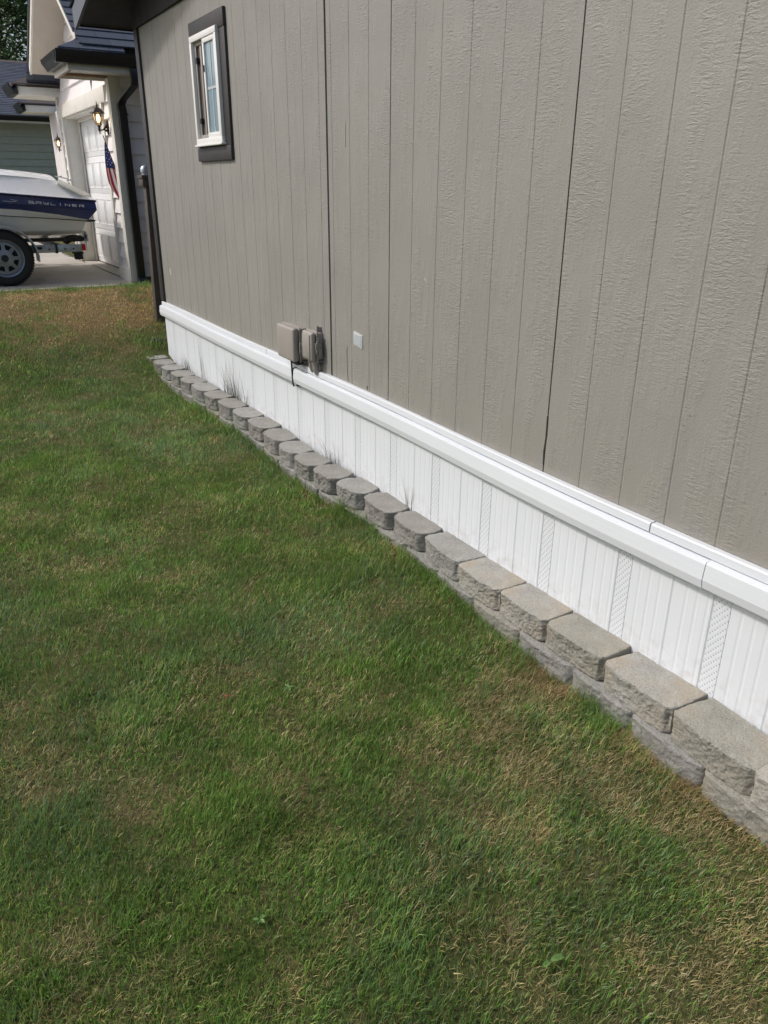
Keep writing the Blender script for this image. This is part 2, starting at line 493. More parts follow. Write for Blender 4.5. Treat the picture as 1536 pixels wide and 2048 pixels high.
# ------------------------------------------------------------------ lawn
def vnoise(x, y, s, seed):
    rs = np.random.RandomState(seed); g_ = rs.rand(64, 64)
    u = x * s + 1000; v = y * s + 1000
    i = np.floor(u).astype(int); j = np.floor(v).astype(int)
    a = u - i; b = v - j; a = a * a * (3 - 2 * a); b = b * b * (3 - 2 * b)
    q = lambda p, r: g_[p % 64, r % 64]
    return (q(i, j) * (1 - a) * (1 - b) + q(i + 1, j) * a * (1 - b) + q(i, j + 1) * (1 - a) * b + q(i + 1, j + 1) * a * b)
def fbm(x, y, s, seed, o=4):
    r = 0; w = 0
    for k in range(o):
        r = r + vnoise(x, y, s * 2 ** k, seed + k) * 0.55 ** k; w += 0.55 ** k
    return r / w
def gh_np(x, y):
    st = lambda t: (lambda c: c * c * (3 - 2 * c))(np.clip(t, 0, 1))
    base = 0.60 * st((y - 6.7) / 2.9)
    und = 0.012 * np.sin(x * 1.9 + 0.4) * np.sin(y * 1.3) + 0.010 * np.sin(x * 4.1 + y * 2.3)
    return base + (und + 0.02 * st((1.3 - x) / 1.5)) * st((9.8 - y) / 0.6) + 0.024 * st((x - 1.5) / 0.25) * st((y - 1.6) / 1.6) * st((9.8 - y) / 0.6) - 0.012

def make_lawn():
    rs = np.random.RandomState(3)
    strips = [  # x0, x1, y0, y1, density, width factor
        (-0.9, 2.0, 0.35, 2.0, 52000, 1.0), (-1.0, 2.0, 2.0, 3.6, 32000, 1.2), (-1.1, 2.0, 3.6, 5.6, 18000, 1.5),
        (-1.0, 2.0, 5.6, 7.8, 9000, 1.8), (-0.8, 2.6, 7.8, 9.9, 8500, 1.9),
        (-4.0, -0.95, 0.25, 3.6, 2500, 2.2), (-4.0, -1.15, 3.6, 9.9, 2500, 2.6)]
    X = []; Y = []; WF = []
    for x0, x1, y0, y1, dn, wf in strips:
        n = int((x1 - x0) * (y1 - y0) * dn)
        X.append(rs.uniform(x0, x1, n)); Y.append(rs.uniform(y0, y1, n)); WF.append(np.full(n, wf))
    X = np.concatenate(X); Y = np.concatenate(Y); WF = np.concatenate(WF)
    # keep off the blocks and the driveway; view cone cull on the left of the near lawn
    clump = fbm(X, Y, 9, 11, 3)
    keep = (X < 1.83) | (Y > 7.74)
    keep &= ~((Y > 7.3) & (X > 1.95) & (Y < 7.72))
    keep &= (Y < 9.88 + 0.02 * rs.randn(len(X))) | (X > 2.33)
    keep &= rs.rand(len(X)) < np.clip(0.45 + 1.3 * (clump - 0.25), 0.2, 1)
    # patches of thin lawn
    thin = fbm(X, Y, 2.2, 31, 4)
    keep &= rs.rand(len(X)) < np.clip(1.15 - 1.9 * np.clip(thin - 0.60, 0, 1), 0.25, 1)
    X, Y, WF = X[keep], Y[keep], WF[keep]
    # ragged strip of untrimmed blades where the mower cannot reach
    ne = 13000
    ye = rs.uniform(0.5, 7.8, ne); xe = 1.835 - np.abs(rs.normal(0, 0.035, ne)); k_ = rs.rand(ne) < np.clip((fbm(xe * 0, ye, 4.5, 211, 3) - 0.40) * 4, 0.08, 1)
    xe, ye = xe[k_], ye[k_]
    X = np.concatenate([X, xe]); Y = np.concatenate([Y, ye]); WF = np.concatenate([WF, np.interp(ye, [1, 8], [1.0, 1.7])])
    n = len(X)
    # dryness
    d1 = fbm(X, Y, 1.1, 51, 4); d2 = fbm(X, Y, 4.2, 71, 3); d3 = fbm(X, Y, 14, 77, 2)
    dry = 0.27 + 0.80 * (d1 - 0.5) + 1.2 * (d2 - 0.5) + 1.0 * (d3 - 0.5)
    ss = lambda t: (lambda c: c * c * (3 - 2 * c))(np.clip(t, 0, 1))
    dry += 0.34 * ss((X - 0.9) / 0.7) * ss((2.6 - Y) / 1.2)            # dry strip in the near right corner
    dry += 0.16 * ss((X - 1.55) / 0.25) * ss((4.5 - Y) / 1.0)
    dry += ss((Y - 7.95) / 0.45) * ss((9.75 - Y) / 0.35) * np.clip(0.60 + 4.2 * (fbm(X, Y, 1.9, 91, 4) - 0.46), -0.1, 0.85)
    dry -= 0.12 * ss((Y - 4.0) / 1.2) * ss((7.6 - Y) / 0.8)
    dry = np.clip(dry, 0.03, 0.95)
    r = rs.rand(n)
    isdry = r < dry
    # colours
    t = rs.rand(n)[:, None]; t2 = rs.rand(n)[:, None]
    gA = np.array([0.088, 0.185, 0.028]); gB = np.array([0.185, 0.330, 0.062]); gC = np.array([0.150, 0.255, 0.115])
    green = gA * (1 - t) + gB * t
    blu = fbm(X, Y, 1.6, 131, 3)[:, None]
    green = np.where(t2 < (blu - 0.45) * 1.8, gC * (0.8 + 0.5 * t), green)
    yel = np.array([0.33, 0.34, 0.10])
    green = np.where(t2 > 0.9, yel * (0.8 + 0.4 * t), green)
    sA = np.array([0.46, 0.385, 0.175]); sB = np.array([0.27, 0.205, 0.095]); sC = np.array([0.52, 0.45, 0.26])
    straw = sA * (1 - t) + sB * t
    straw = np.where(t2 > 0.88, sC, straw)
    far = ((Y > 7.4) & (t2[:, 0] < 0.6))[:, None]
    straw = np.where(far, np.array([0.56, 0.37, 0.165]) * (0.7 + 0.5 * t), straw)
    C = np.where(isdry[:, None], straw, green)
    edr = ((X > 1.70) & (Y < 7.6) & (rs.rand(n) < 0.6))[:, None]
    C = np.where(edr & isdry[:, None], np.array([0.33, 0.235, 0.12]) * (0.7 + 0.6 * t), C)
    # geometry
    L = rs.uniform(0.014, 0.036, n) * (0.75 + 0.6 * fbm(X, Y, 3.5, 151, 3))
    edge_ = ss((X - 1.72) / 0.08) * (Y < 7.9)
    tuft = np.clip((fbm(X, Y, 7.0, 191, 2) - 0.55) * 4, 0, 1)
    L = L * (1 + 0.45 * tuft)
    etf = np.clip((fbm(X, Y, 5.0, 201, 2) - 0.42) * 5, 0, 1)
    L = L * (1 + 1.2 * edge_ * etf * rs.rand(n)) * (1 + 0.9 * edge_ * rs.rand(n) + 0.9 * ((Y > 9.6) | ((X > 2.0) & (Y > 8.2))) * rs.rand(n))
    L *= np.where(Y > 5.6, 1.15, 1.0)
    tilt = np.where(isdry, rs.uniform(0.7, 1.5, n), rs.uniform(0.1, 0.95, n))
    flow = 2 * math.pi * fbm(X, Y, 2.5, 171, 2) * 2
    az = flow + rs.normal(0, 1.9, n)
    w = np.clip(0.00095 * np.exp(rs.normal(0, 0.38, n)), 0.0005, 0.0024) * WF * np.where(isdry, 0.72, 1.0)
    gx = np.cos(az); gy = np.sin(az)
    # width direction
    wa = rs.uniform(0, math.pi, n) * 0.35 + az + math.pi / 2
    wx = np.cos(wa) * w; wy = np.sin(wa) * w
    Z = gh_np(X, Y) + np.where(isdry, rs.uniform(0, 0.012, n), 0)
    h1 = L * 0.55; h2 = L * 0.5
    L = L * np.where(isdry, 0.72, 1.0); h1 = L * 0.55; h2 = L * 0.5
    t1 = np.where(isdry, tilt * 0.92, tilt * 0.75); tt = np.minimum(t1 + np.where(isdry, rs.uniform(-0.1, 0.25, n), rs.uniform(0.0, 0.55, n)), 1.62)
    mx = X + gx * h1 * np.sin(t1); my = Y + gy * h1 * np.sin(t1); mz = Z + h1 * np.cos(t1)
    ex = mx + gx * h2 * np.sin(tt); ey = my + gy * h2 * np.sin(tt); ez = mz + h2 * np.cos(tt)
    V = np.empty((n, 5, 3), np.float32)
    V[:, 0] = np.stack([X - wx, Y - wy, Z - 0.004], 1); V[:, 1] = np.stack([X + wx, Y + wy, Z - 0.004], 1)
    V[:, 2] = np.stack([mx + wx * .7, my + wy * .7, mz], 1); V[:, 3] = np.stack([mx - wx * .7, my - wy * .7, mz], 1)
    V[:, 4] = np.stack([ex, ey, ez], 1)
    me = bpy.data.meshes.new('lawn_grass')
    me.vertices.add(n * 5); me.vertices.foreach_set('co', V.ravel())
    b = np.arange(n, dtype=np.int32)[:, None] * 5
    li = np.concatenate([b + 0, b + 1, b + 2, b + 3, b + 3, b + 2, b + 4], 1).astype(np.int32)
    me.loops.add(n * 7); me.loops.foreach_set('vertex_index', li.ravel())
    me.polygons.add(n * 2)
    st = np.empty((n, 2), np.int32); st[:, 0] = np.arange(n) * 7; st[:, 1] = st[:, 0] + 4
    me.polygons.foreach_set('loop_start', st.ravel())
    me.update(calc_edges=True)
    at = me.color_attributes.new('Col', 'FLOAT_COLOR', 'POINT')
    cc = np.ones((n, 5, 4), np.float32); cc[:, :, :3] = C[:, None, :] * rs.uniform(0.75, 1.2, n)[:, None, None]
    cc[:, :, :3] *= np.array([1.13, 1.12, 1.0], np.float32)
    mot = 0.82 + 0.42 * np.clip((fbm(X, Y, 5.5, 231, 4) - 0.30) / 0.4, 0, 1)      # darker and paler tufts of turf
    cc[:, :, :3] *= mot[:, None, None].astype(np.float32)
    lum = cc[:, :, :3].mean(2, keepdims=True); cc[:, :, :3] = cc[:, :, :3] * 0.97 + lum * 0.03
    at.data.foreach_set('color', cc.ravel())
    me.materials.append(M['grass'])
    o = bpy.data.objects.new('lawn_grass', me); col.objects.link(o)
    tag(o, 'patchy mown lawn of green and straw coloured blades', 'grass', kind='stuff')
    return n
NB = make_lawn()
print('blades', NB)

# ------------------------------------------------------------------ our home
WX = 2.01
Y0, Y1 = 0.45, 7.65
WT = 2.925
home = thing('mobile_home', 'taupe grooved plywood sided home with white vinyl skirting and dark trim', 'house', (WX, 4.05, 0))

def groove_list():
    gl = []
    y = 3.397
    k = 0
    while y > Y0:
        gl.append((y, 'seam' if k % 6 == 0 else 'g')); y -= 0.2032; k += 1
    for y in (3.600, 3.797, 3.992): gl.append((y, 'g'))
    gl.append((4.048, 'joint'))
    y = 4.131; k = 0
    while y < Y1 - 0.12:
        gl.append((y, 'g')); y += 0.2023; k += 1
    return sorted(gl)
prof = [(2.10, Y0), (WX, Y0)]
for y, t in groove_list():
    if t == 'g': w, d = 0.0050, 0.0022
    elif t == 'seam': w, d = 0.0035, 0.030
    else: w, d = 0.0065, 0.030
    off = -0.004 if y > 4.05 else 0
    if t == 'joint':
        prof += [(WX, y - w), (WX + d, y - w), (WX + d, y + w), (WX - 0.004, y + w)]
    elif t == 'seam':
        prof += [(WX, y - w), (WX + d, y - w), (WX + d, y + w), (WX, y + w)]
    else:
        prof += [(WX + off, y - w), (WX + off + d, y - w * 0.35), (WX + off + d, y + w * 0.35), (WX + off, y + w)]
prof += [(WX - 0.004, Y1), (2.10, Y1)]
mb = MB()
mb.prism(prof, 2, 0.60, WT)
mb.box(2.101, 13.0, Y0 + 0.001, Y1 - 0.001, 0.60, WT)
wall = mb.build('wall', M['siding'], home)

# cracks in the paint near the bottom edge
def crack(pts, w, name='crack'):
    m_ = MB()
    for a, b in zip(pts[:-1], pts[1:]):
        wa, wb = w * random.uniform(.6, 1.1), w * random.uniform(.6, 1.1)
        m_.hull8([(2.0085, a[0] - wa, a[1]), (2.0085, a[0] + wa, a[1]), (2.02, a[0] + wa, a[1]), (2.02, a[0] - wa, a[1])],
                 [(2.0085, b[0] - wb, b[1]), (2.0085, b[0] + wb, b[1]), (2.02, b[0] + wb, b[1]), (2.02, b[0] - wb, b[1])])
    return m_
for pts_, w_ in (([(2.178, 0.70), (2.181, 0.75), (2.176, 0.82), (2.178, 0.90)], 0.005), ([(3.845, 0.69), (3.853, 0.76), (3.856, 0.86), (3.850, 0.885)], 0.0022),
                 ([(3.62, 0.69), (3.622, 0.71)], 0.004), ([(6.85, 0.69), (6.84, 0.715)], 0.010), ([(6.60, 0.685), (6.59, 0.70)], 0.012)):
    crack(pts_, w_).build('paint_crack', M['dark'], wall)
for a_, b_ in (((2.0085, 3.075, 1.33), (2.0085, 3.055, 1.315)), ((2.0085, 3.845, 2.02), (2.0085, 3.843, 1.90))):
    mb = MB(); mb.bar(a_, b_, 0.003, 0.003); mb.build('paint_scrape', M['scrape'], wall)
mb = MB(); mb.box(2.0045, 2.02, 7.30, 7.33, 0.955, 1.01); mb.build('wall_plate', M['platee'], home)

# corner boards, gable band
mb = MB()
mb.box(WX - 0.024, WX + 0.09, Y1 - 0.085, Y1 + 0.022, 0.69, WT - 0.001)
mb.build('corner_board', M['charcoal'], home, bevel=0.003)
RS = 0.227
YR = 4.05
def rz(y): return 2.985 + RS * (8.07 - (y if y > YR else 2 * YR - y))     # underside of the rake
yb = [Y0, YR, Y1]
mb = MB()
pts = [(Y0 - 0.02, WT), (Y1 + 0.02, WT), (Y1 + 0.02, rz(Y1)), (YR, rz(YR)), (Y0 - 0.02, rz(Y0))]
mb.prism([(p[0], p[1]) for p in pts], 0, WX - 0.028, WX + 0.10)
mb.build('gable_shade_band', M['dark'], home)  # near-black colour stands in for the shade under the rake
# soffit (sloping boards under the rake and eave) and fascias
YE0, YE1 = 2 * YR - 8.07, 8.07
mb = MB()
for ya, yb_ in ((YE1, YR), (YE0, YR)):
    a = [(1.615, ya, rz(ya)), (13, ya, rz(ya)), (13, ya, rz(ya) + 0.02), (1.615, ya, rz(ya) + 0.02)]
    b = [(1.615, yb_, rz(yb_)), (13, yb_, rz(yb_)), (13, yb_, rz(yb_) + 0.02), (1.615, yb_, rz(yb_) + 0.02)]
    mb.hull8(a, b)
mb.build('soffit', M['soffit'], home)
mb = MB()
for ya in (YE1, YE0):
    a = [(1.59, ya, rz(ya) - 0.04), (1.613, ya, rz(ya) - 0.04), (1.613, ya, rz(ya) + 0.12), (1.59, ya, rz(ya) + 0.12)]
    b = [(1.59, YR, rz(YR) - 0.04), (1.613, YR, rz(YR) - 0.04), (1.613, YR, rz(YR) + 0.12), (1.59, YR, rz(YR) + 0.12)]
    mb.hull8(a, b)
mb.build('fascia', M['fasc'], home)
for ya, y2 in ((YE1, YE1 + 0.02), (YE0 - 0.02, YE0)):
    mb = MB(); mb.box(1.59, 13, ya, y2, rz(YE1) - 0.010, rz(YE1) + 0.115); mb.build('eave_fascia', M['soffit'], home)

def shingle_plane(mb_, rows, o, u, lu, v, exp, n_rows, thick=0.009):
    """o: lower corner, u: along the eave, v: up the slope (unit); stepped courses"""
    o = Vector(o); u = Vector(u); v = Vector(v).normalized(); nrm = u.cross(v).normalized()
    if nrm.z < 0: nrm = -nrm
    for r in range(n_rows):
        a = o + v * (exp * r); b = o + v * (exp * (r + 1) + 0.004)
        i0 = len(mb_.v)
        q = [a + nrm * thick * 1.6, a + u * lu + nrm * thick * 1.6, b + u * lu + nrm * thick * 0.4, b + nrm * thick * 0.4,
             a - nrm * 0.001, a + u * lu - nrm * 0.001]
        mb_.add(q, [(0, 1, 2, 3), (4, 5, 1, 0)])
        rows += [r + 0.5] * 6
def rowattr(o, rows):
    at = o.data.attributes.new('row', 'FLOAT', 'POINT')
    at.data.foreach_set('value', np.array(rows, np.float32))

mb = MB(); rows = []
L_ = (8.10 - YR)
shingle_plane(mb, rows, (1.575, 8.10, rz(8.07) + 0.125), (1, 0, 0), 11.5, (0, -1, RS), 0.14, 30)
shingle_plane(mb, rows, (1.575, 0.0, rz(8.07) + 0.125), (1, 0, 0), 11.5, (0, 1, RS), 0.14, 30)
me_rows = rows
o = mb.build('roof', M['sh1'], home)
if len(o.data.vertices) == len(rows): rowattr(o, rows)

# window -------------------------------------------------------------
wy0, wy1, wz0, wz1 = 5.56, 6.115, 1.985, 2.668       # outer vinyl frame
xo = 1.965
mb = MB()
mb.box(WX - 0.028, WX + 0.02, 5.452, 6.23, 2.655, 2.762)
trim_t = mb
win = MB()
fw = 0.038
win.box(xo, WX + 0.05, wy0, wy1, wz0, wz0 + fw)
win.box(xo, WX + 0.05, wy0, wy1, wz1 - fw, wz1)
win.box(xo, WX + 0.05, wy0, wy0 + fw, wz0 + fw + .0005, wz1 - fw - .0005)
win.box(xo, WX + 0.05, wy1 - fw, wy1, wz0 + fw + .0005, wz1 - fw - .0005)
win.box(xo - 0.012, WX, wy0 - 0.012, wy1 + 0.01, wz0 - 0.014, wz0 - 0.0005)
wobj = win.build('window', M['winwhite'], home, bevel=0.003)
for (a, b, c, d, nm) in ((5.452, 6.165, 2.652, 2.758, 'head'), (5.452, 6.165, 1.875, 1.965, 'sill'), ):
    t_ = MB(); t_.box(WX - 0.026, WX + 0.03, a, b, c, d); t_.build('trim_board', M['charcoal'], wobj, bevel=0.003)
for (a, b) in ((5.452, wy0 + 0.02), (wy1 - 0.02, 6.15)):
    t_ = MB(); t_.box(WX - 0.022, WX + 0.03, a, b, 1.9655, 2.6515); t_.build('trim_board', M['charcoal'], wobj, bevel=0.003)
# near half: glazed sliding sash in front; far half: open with screen and dim room
ym = 5.845
s = MB(); sw = 0.030
a0, a1, b0, b1 = wy0 + fw + .001, ym + 0.012, wz0 + fw + .001, wz1 - fw - .001
s.box(xo + 0.006, xo + 0.034, a0, a1, b0, b0 + sw); s.box(xo + 0.006, xo + 0.034, a0, a1, b1 - sw, b1)
s.box(xo + 0.006, xo + 0.034, a0, a0 + sw, b0 + sw, b1 - sw); s.box(xo + 0.006, xo + 0.034, a1 - sw, a1, b0 + sw, b1 - sw)
s.build('sash', M['winwhite'], wobj, bevel=0.002)
s = MB(); s.box(xo + 0.018, xo + 0.024, a0 + sw, a1 - sw, b0 + sw, b1 - sw); s.build('pane', M['winglass'], wobj)
s = MB(); yc = (a0 + a1) / 2; zc = (b0 + b1) / 2
s.box(xo + 0.0150, xo + 0.0178, yc - 0.007, yc + 0.007, b0 + sw, b1 - sw)
s.box(xo + 0.0145, xo + 0.0178, a0 + sw, a1 - sw, zc - 0.008, zc + 0.008)
s.build('muntin', M['galvp'], wobj)
s = MB(); c0, c1 = ym + 0.014, wy1 - fw - .001
s.box(WX - 0.022, WX - 0.008, c0, c1, b0, b0 + sw * .8); s.box(WX - 0.022, WX - 0.008, c0, c1, b1 - sw * .8, b1)
s.box(WX - 0.0215, WX - 0.008, c1 - sw, c1, b0 + .0245, b1 - .0245); s.box(WX - 0.0215, WX - 0.008, c0, c0 + .02, b0 + .0245, b1 - .0245)
s.box(WX - 0.016, WX - 0.0075, (c0 + c1) / 2 - .02, (c0 + c1) / 2 + .012, b0 + .02, b1 - .02)
s.build('screen_frame', M['boxp'], wobj, bevel=0.002)
s = MB(); s.box(WX - 0.0070, WX - 0.0045, c0, c1, b0, b1); s.build('screen', M['shade'], wobj)
for z in (2.12, 2.50):
    s = MB(); s.box(WX - 0.030, WX - 0.010, c1 - 0.06, c1 - 0.03, z, z + 0.035); s.build('latch', M['dark'], wobj)
s = MB(); s.box(xo + 0.0, xo + 0.008, a1 - 0.024, a1 - 0.008, 2.43, 2.47); s.build('latch', M['dark'], wobj)

# plates on the wall
mb = MB(); mb.box(WX - 0.006, WX + 0.004, 3.665, 3.768, 0.914, 0.960 + 0.020)
mb.v = []; mb.f = []
mb.hull8([(WX - 0.005, 3.768, 0.912), (WX - 0.005, 3.668, 0.900), (WX + 0.004, 3.668, 0.900), (WX + 0.004, 3.768, 0.912)],
         [(WX - 0.005, 3.768, 0.985), (WX - 0.005, 3.668, 0.975), (WX + 0.004, 3.668, 0.975), (WX + 0.004, 3.768, 0.985)])
p_ = mb.build('wall_plate', M['platee'], home, bevel=0.002)
mb = MB(); mb.box(WX - 0.0068, WX - 0.004, 3.680, 3.755, 0.918, 0.970); mb.build('plate_insert', M['plate'], p_)

# skirting -----------------------------------------------------------
SX = 2.000
vents = [1.297 + 0.4035 * k for k in range(-1, 16)]
pr = []
def skx(y): return SX + 0.006 * math.sin(y * 1.7)
y = 0.47
ev = []
for vc in vents:
    for dy, kind in ((0.050, 'v'), (0.092, 'v'), (0.134, 'v'), (0.200, 'r'), (0.243, 'v'), (0.285, 'v'), (0.330, 'v')):
        ev.append((vc + dy, kind))
    ev.append((vc, 'vent'))
ev = sorted(e for e in ev if 0.50 < e[0] < Y1 - 0.04)
pr = [(SX + 0.03, 0.46), (SX, 0.46)]
for yy, kd in ev:
    x = skx(yy)
    if kd == 'v': pr += [(x, yy - 0.007), (x + 0.0011, yy - 0.003), (x + 0.0011, yy + 0.003), (x, yy + 0.007)]
    elif kd == 'r': pr += [(x, yy - 0.012), (x - 0.003, yy - 0.006), (x - 0.003, yy + 0.004), (x + 0.001, yy + 0.006), (x, yy + 0.012)]
    else: pr += [(x, yy - 0.036), (x + 0.004, yy - 0.031), (x + 0.004, yy + 0.031), (x, yy + 0.036)]
pr += [(SX, Y1 - 0.01), (SX + 0.03, Y1 - 0.01)]
mb = MB(); mb.prism(pr, 2, 0.02, 0.655)
mb.box(SX + 0.031, 12.5, 0.47, Y1 - 0.02, 0.02, 0.64)
sk = mb.build('skirting', M['vinyl'], home)
for vc in vents:
    if 0.55 < vc < Y1 - 0.05:
        x = skx(vc) + 0.002
        mb = MB(); mb.box(x, x + 0.006, vc - 0.030, vc + 0.030, 0.03, 0.60); mb.build('vent_strip', M['vent'], sk)
# top cap in runs; slightly wavy like the photograph's
CAPS = ([(1.999, 0.534), (1.971, 0.534), (1.967, 0.538), (1.961, 0.567), (1.966, 0.620), (1.969, 0.626), (1.985, 0.631), (1.997, 0.631)],
        [(1.999, 0.6345), (1.987, 0.6350), (1.985, 0.637), (1.986, 0.663), (1.990, 0.668), (2.008, 0.669)])
def cap_run(y0, y1, dz=0.0, dx=0.0, which=0):
    sec = CAPS[which]
    m_ = MB(); n = max(2, int((y1 - y0) / 0.12)); vs = []; fs = []
    for i in range(n + 1):
        y = y0 + (y1 - y0) * i / n
        wz = 0.006 * math.sin(y * 1.9 + 0.5) + dz + 0.008; wx = 0.004 * math.sin(y * 2.6) + dx
        # small upturn where the far run meets the joint
        for (x, z) in sec: vs.append((x + (wx if x < 2.0 else 0), y, z + wz))
    k = len(sec)
    for i in range(n):
        for j in range(k - 1): fs.append((i * k + j, i * k + j + 1, (i + 1) * k + j + 1, (i + 1) * k + j))
    # end caps
    fs.append(tuple(range(k))); fs.append(tuple(range(n * k + k - 1, n * k - 1, -1)))
    m_.add(vs, fs)
    return m_
for (a, b, dz, dx) in ((0.46, 1.3525, 0.002, 0.0), (1.3555, 4.512, 0.0, 0.0), (4.526, 7.672, 0.003, -0.004)):
    cap_run(a, b, dz, dx).build('skirting_cap', M['vinylcap'], home)
for (a, b) in ((0.46, 1.597), (1.603, 5.017), (5.024, 7.668)):
    cap_run(a, b, 0.0, 0.0, 1).build('cap_rail', M['vinylcap'], home)
mb = MB(); mb.box(1.988, 2.0, 4.508, 4.530, 0.52, 0.66); mb.build('joint_strip', M['dark'], home)

# ------------------------------------------------------------------ utility boxes
def ubox(nm, label, y0, y1, z0, z1, xf, lid=0.55, lx=0.0):
    t = thing(nm, label, 'utility box', (WX, (y0 + y1) / 2, z0))
    xm = WX - (WX - xf) * lid
    b = MB(); b.box(xm + 0.004, WX + 0.002, y0 + 0.008, y1 - 0.006, z0 + 0.008, z1 - 0.006); b.build('back_box', M['boxp'], t, bevel=0.012, seg=3)
    b = MB(); b.box(xm - 0.004, xm + 0.0035, y0 - 0.003, y1 + 0.003, z0 - 0.003, z1 + 0.003); b.build('lid_flange', M['boxp'], t, bevel=0.003)
    b = MB(); b.box(xf, xm - 0.0045, y0 + 0.002, y1 - 0.002, z0 + 0.002, z1 - 0.002); b.build('lid', M['boxp'], t, bevel=0.016, seg=4)
    for (yy, zz) in ((y0 + 0.02, z0 - 0.001), (y1 - 0.02, z0 - 0.001)):
        b = MB(); b.tube([(xm - 0.004, yy, zz + 0.022), (xm - 0.010, yy, zz + 0.022)], 0.0045, 8); b.build('screw', M['boxq'], t)
    b = MB(); b.prism([(y0 + 0.004, z0 - 0.004), (y1 - 0.004, z0 - 0.004), (y1 - 0.010, z0 + 0.004), (y0 + 0.010, z0 + 0.004)], 0, xm + 0.004, WX); b.build('hinge_lip', M['boxp'], t)
    return t, xm
t, xm = ubox('cable_box', 'larger rounded taupe utility box over the skirting joint', 4.365, 4.625, 0.705, 0.918, 1.905)
b = MB()
b.box(xm - 0.012, xm + 0.020, 4.345, 4.356, 0.760, 0.835); b.box(xm - 0.006, xm + 0.008, 4.338, 4.350, 0.775, 0.79); b.box(xm - 0.004, xm + 0.012, 4.337, 4.35, 0.805, 0.83)
b.tube([(xm, 4.343, 0.84), (xm, 4.343, 0.855)], 0.004)
b.build('latch', M['boxq'], t, bevel=0.002)
b = MB(); b.box(1.925, 1.97, 4.36, 4.44, 0.692, 0.706); b.build('bottom_plug', M['dark'], t)
b = MB(); b.tube([(1.957, 4.519, 0.705), (1.956, 4.519, 0.68), (1.957, 4.519, 0.62), (1.960, 4.519, 0.545), (1.966, 4.519, 0.522)], 0.0055, 8)
b.build('cable', M['rubber'], t, smooth=40)
t, xm = ubox('outlet_box', 'smaller taupe utility box with side latch and conduit stubs', 4.145, 4.285, 0.748, 0.925, 1.925)
b = MB()
b.box(1.9195, 1.9245, 4.165, 4.265, 0.768, 0.905); b.build('lid_panel', M['boxp'], t, bevel=0.0018)
b = MB()
b.box(xm - 0.016, xm + 0.026, 4.134, 4.147, 0.820, 0.862); b.box(xm - 0.010, xm + 0.004, 4.129, 4.14, 0.845, 0.875)
b.box(xm + 0.004, xm + 0.024, 4.128, 4.14, 0.790, 0.826); b.box(xm - 0.014, xm - 0.004, 4.13, 4.14, 0.800, 0.824)
b.tube([(xm + 0.004, 4.138, 0.785), (xm + 0.004, 4.138, 0.89)], 0.004)
b.build('latch', M['boxq'], t, bevel=0.002)
b = MB(); b.box(1.985, 2.008, 4.172, 4.196, 0.920, 0.948); b.box(1.975, 1.99, 4.172, 4.178, 0.92, 0.955); b.build('mounting_tab', M['boxp'], t, bevel=0.002)
b = MB()
for (x, y, r) in ((1.972, 4.195, 0.019), (1.974, 4.262, 0.015)):
    b.tube([(x, y, 0.756), (x, y, 0.725)], r * 1.25, 16); b.tube([(x, y, 0.726), (x, y, 0.70), (x + 0.01, y, 0.675), (x + 0.03, y, 0.66)], r, 14)
b.build('conduit', M['boxp'], t, smooth=40)

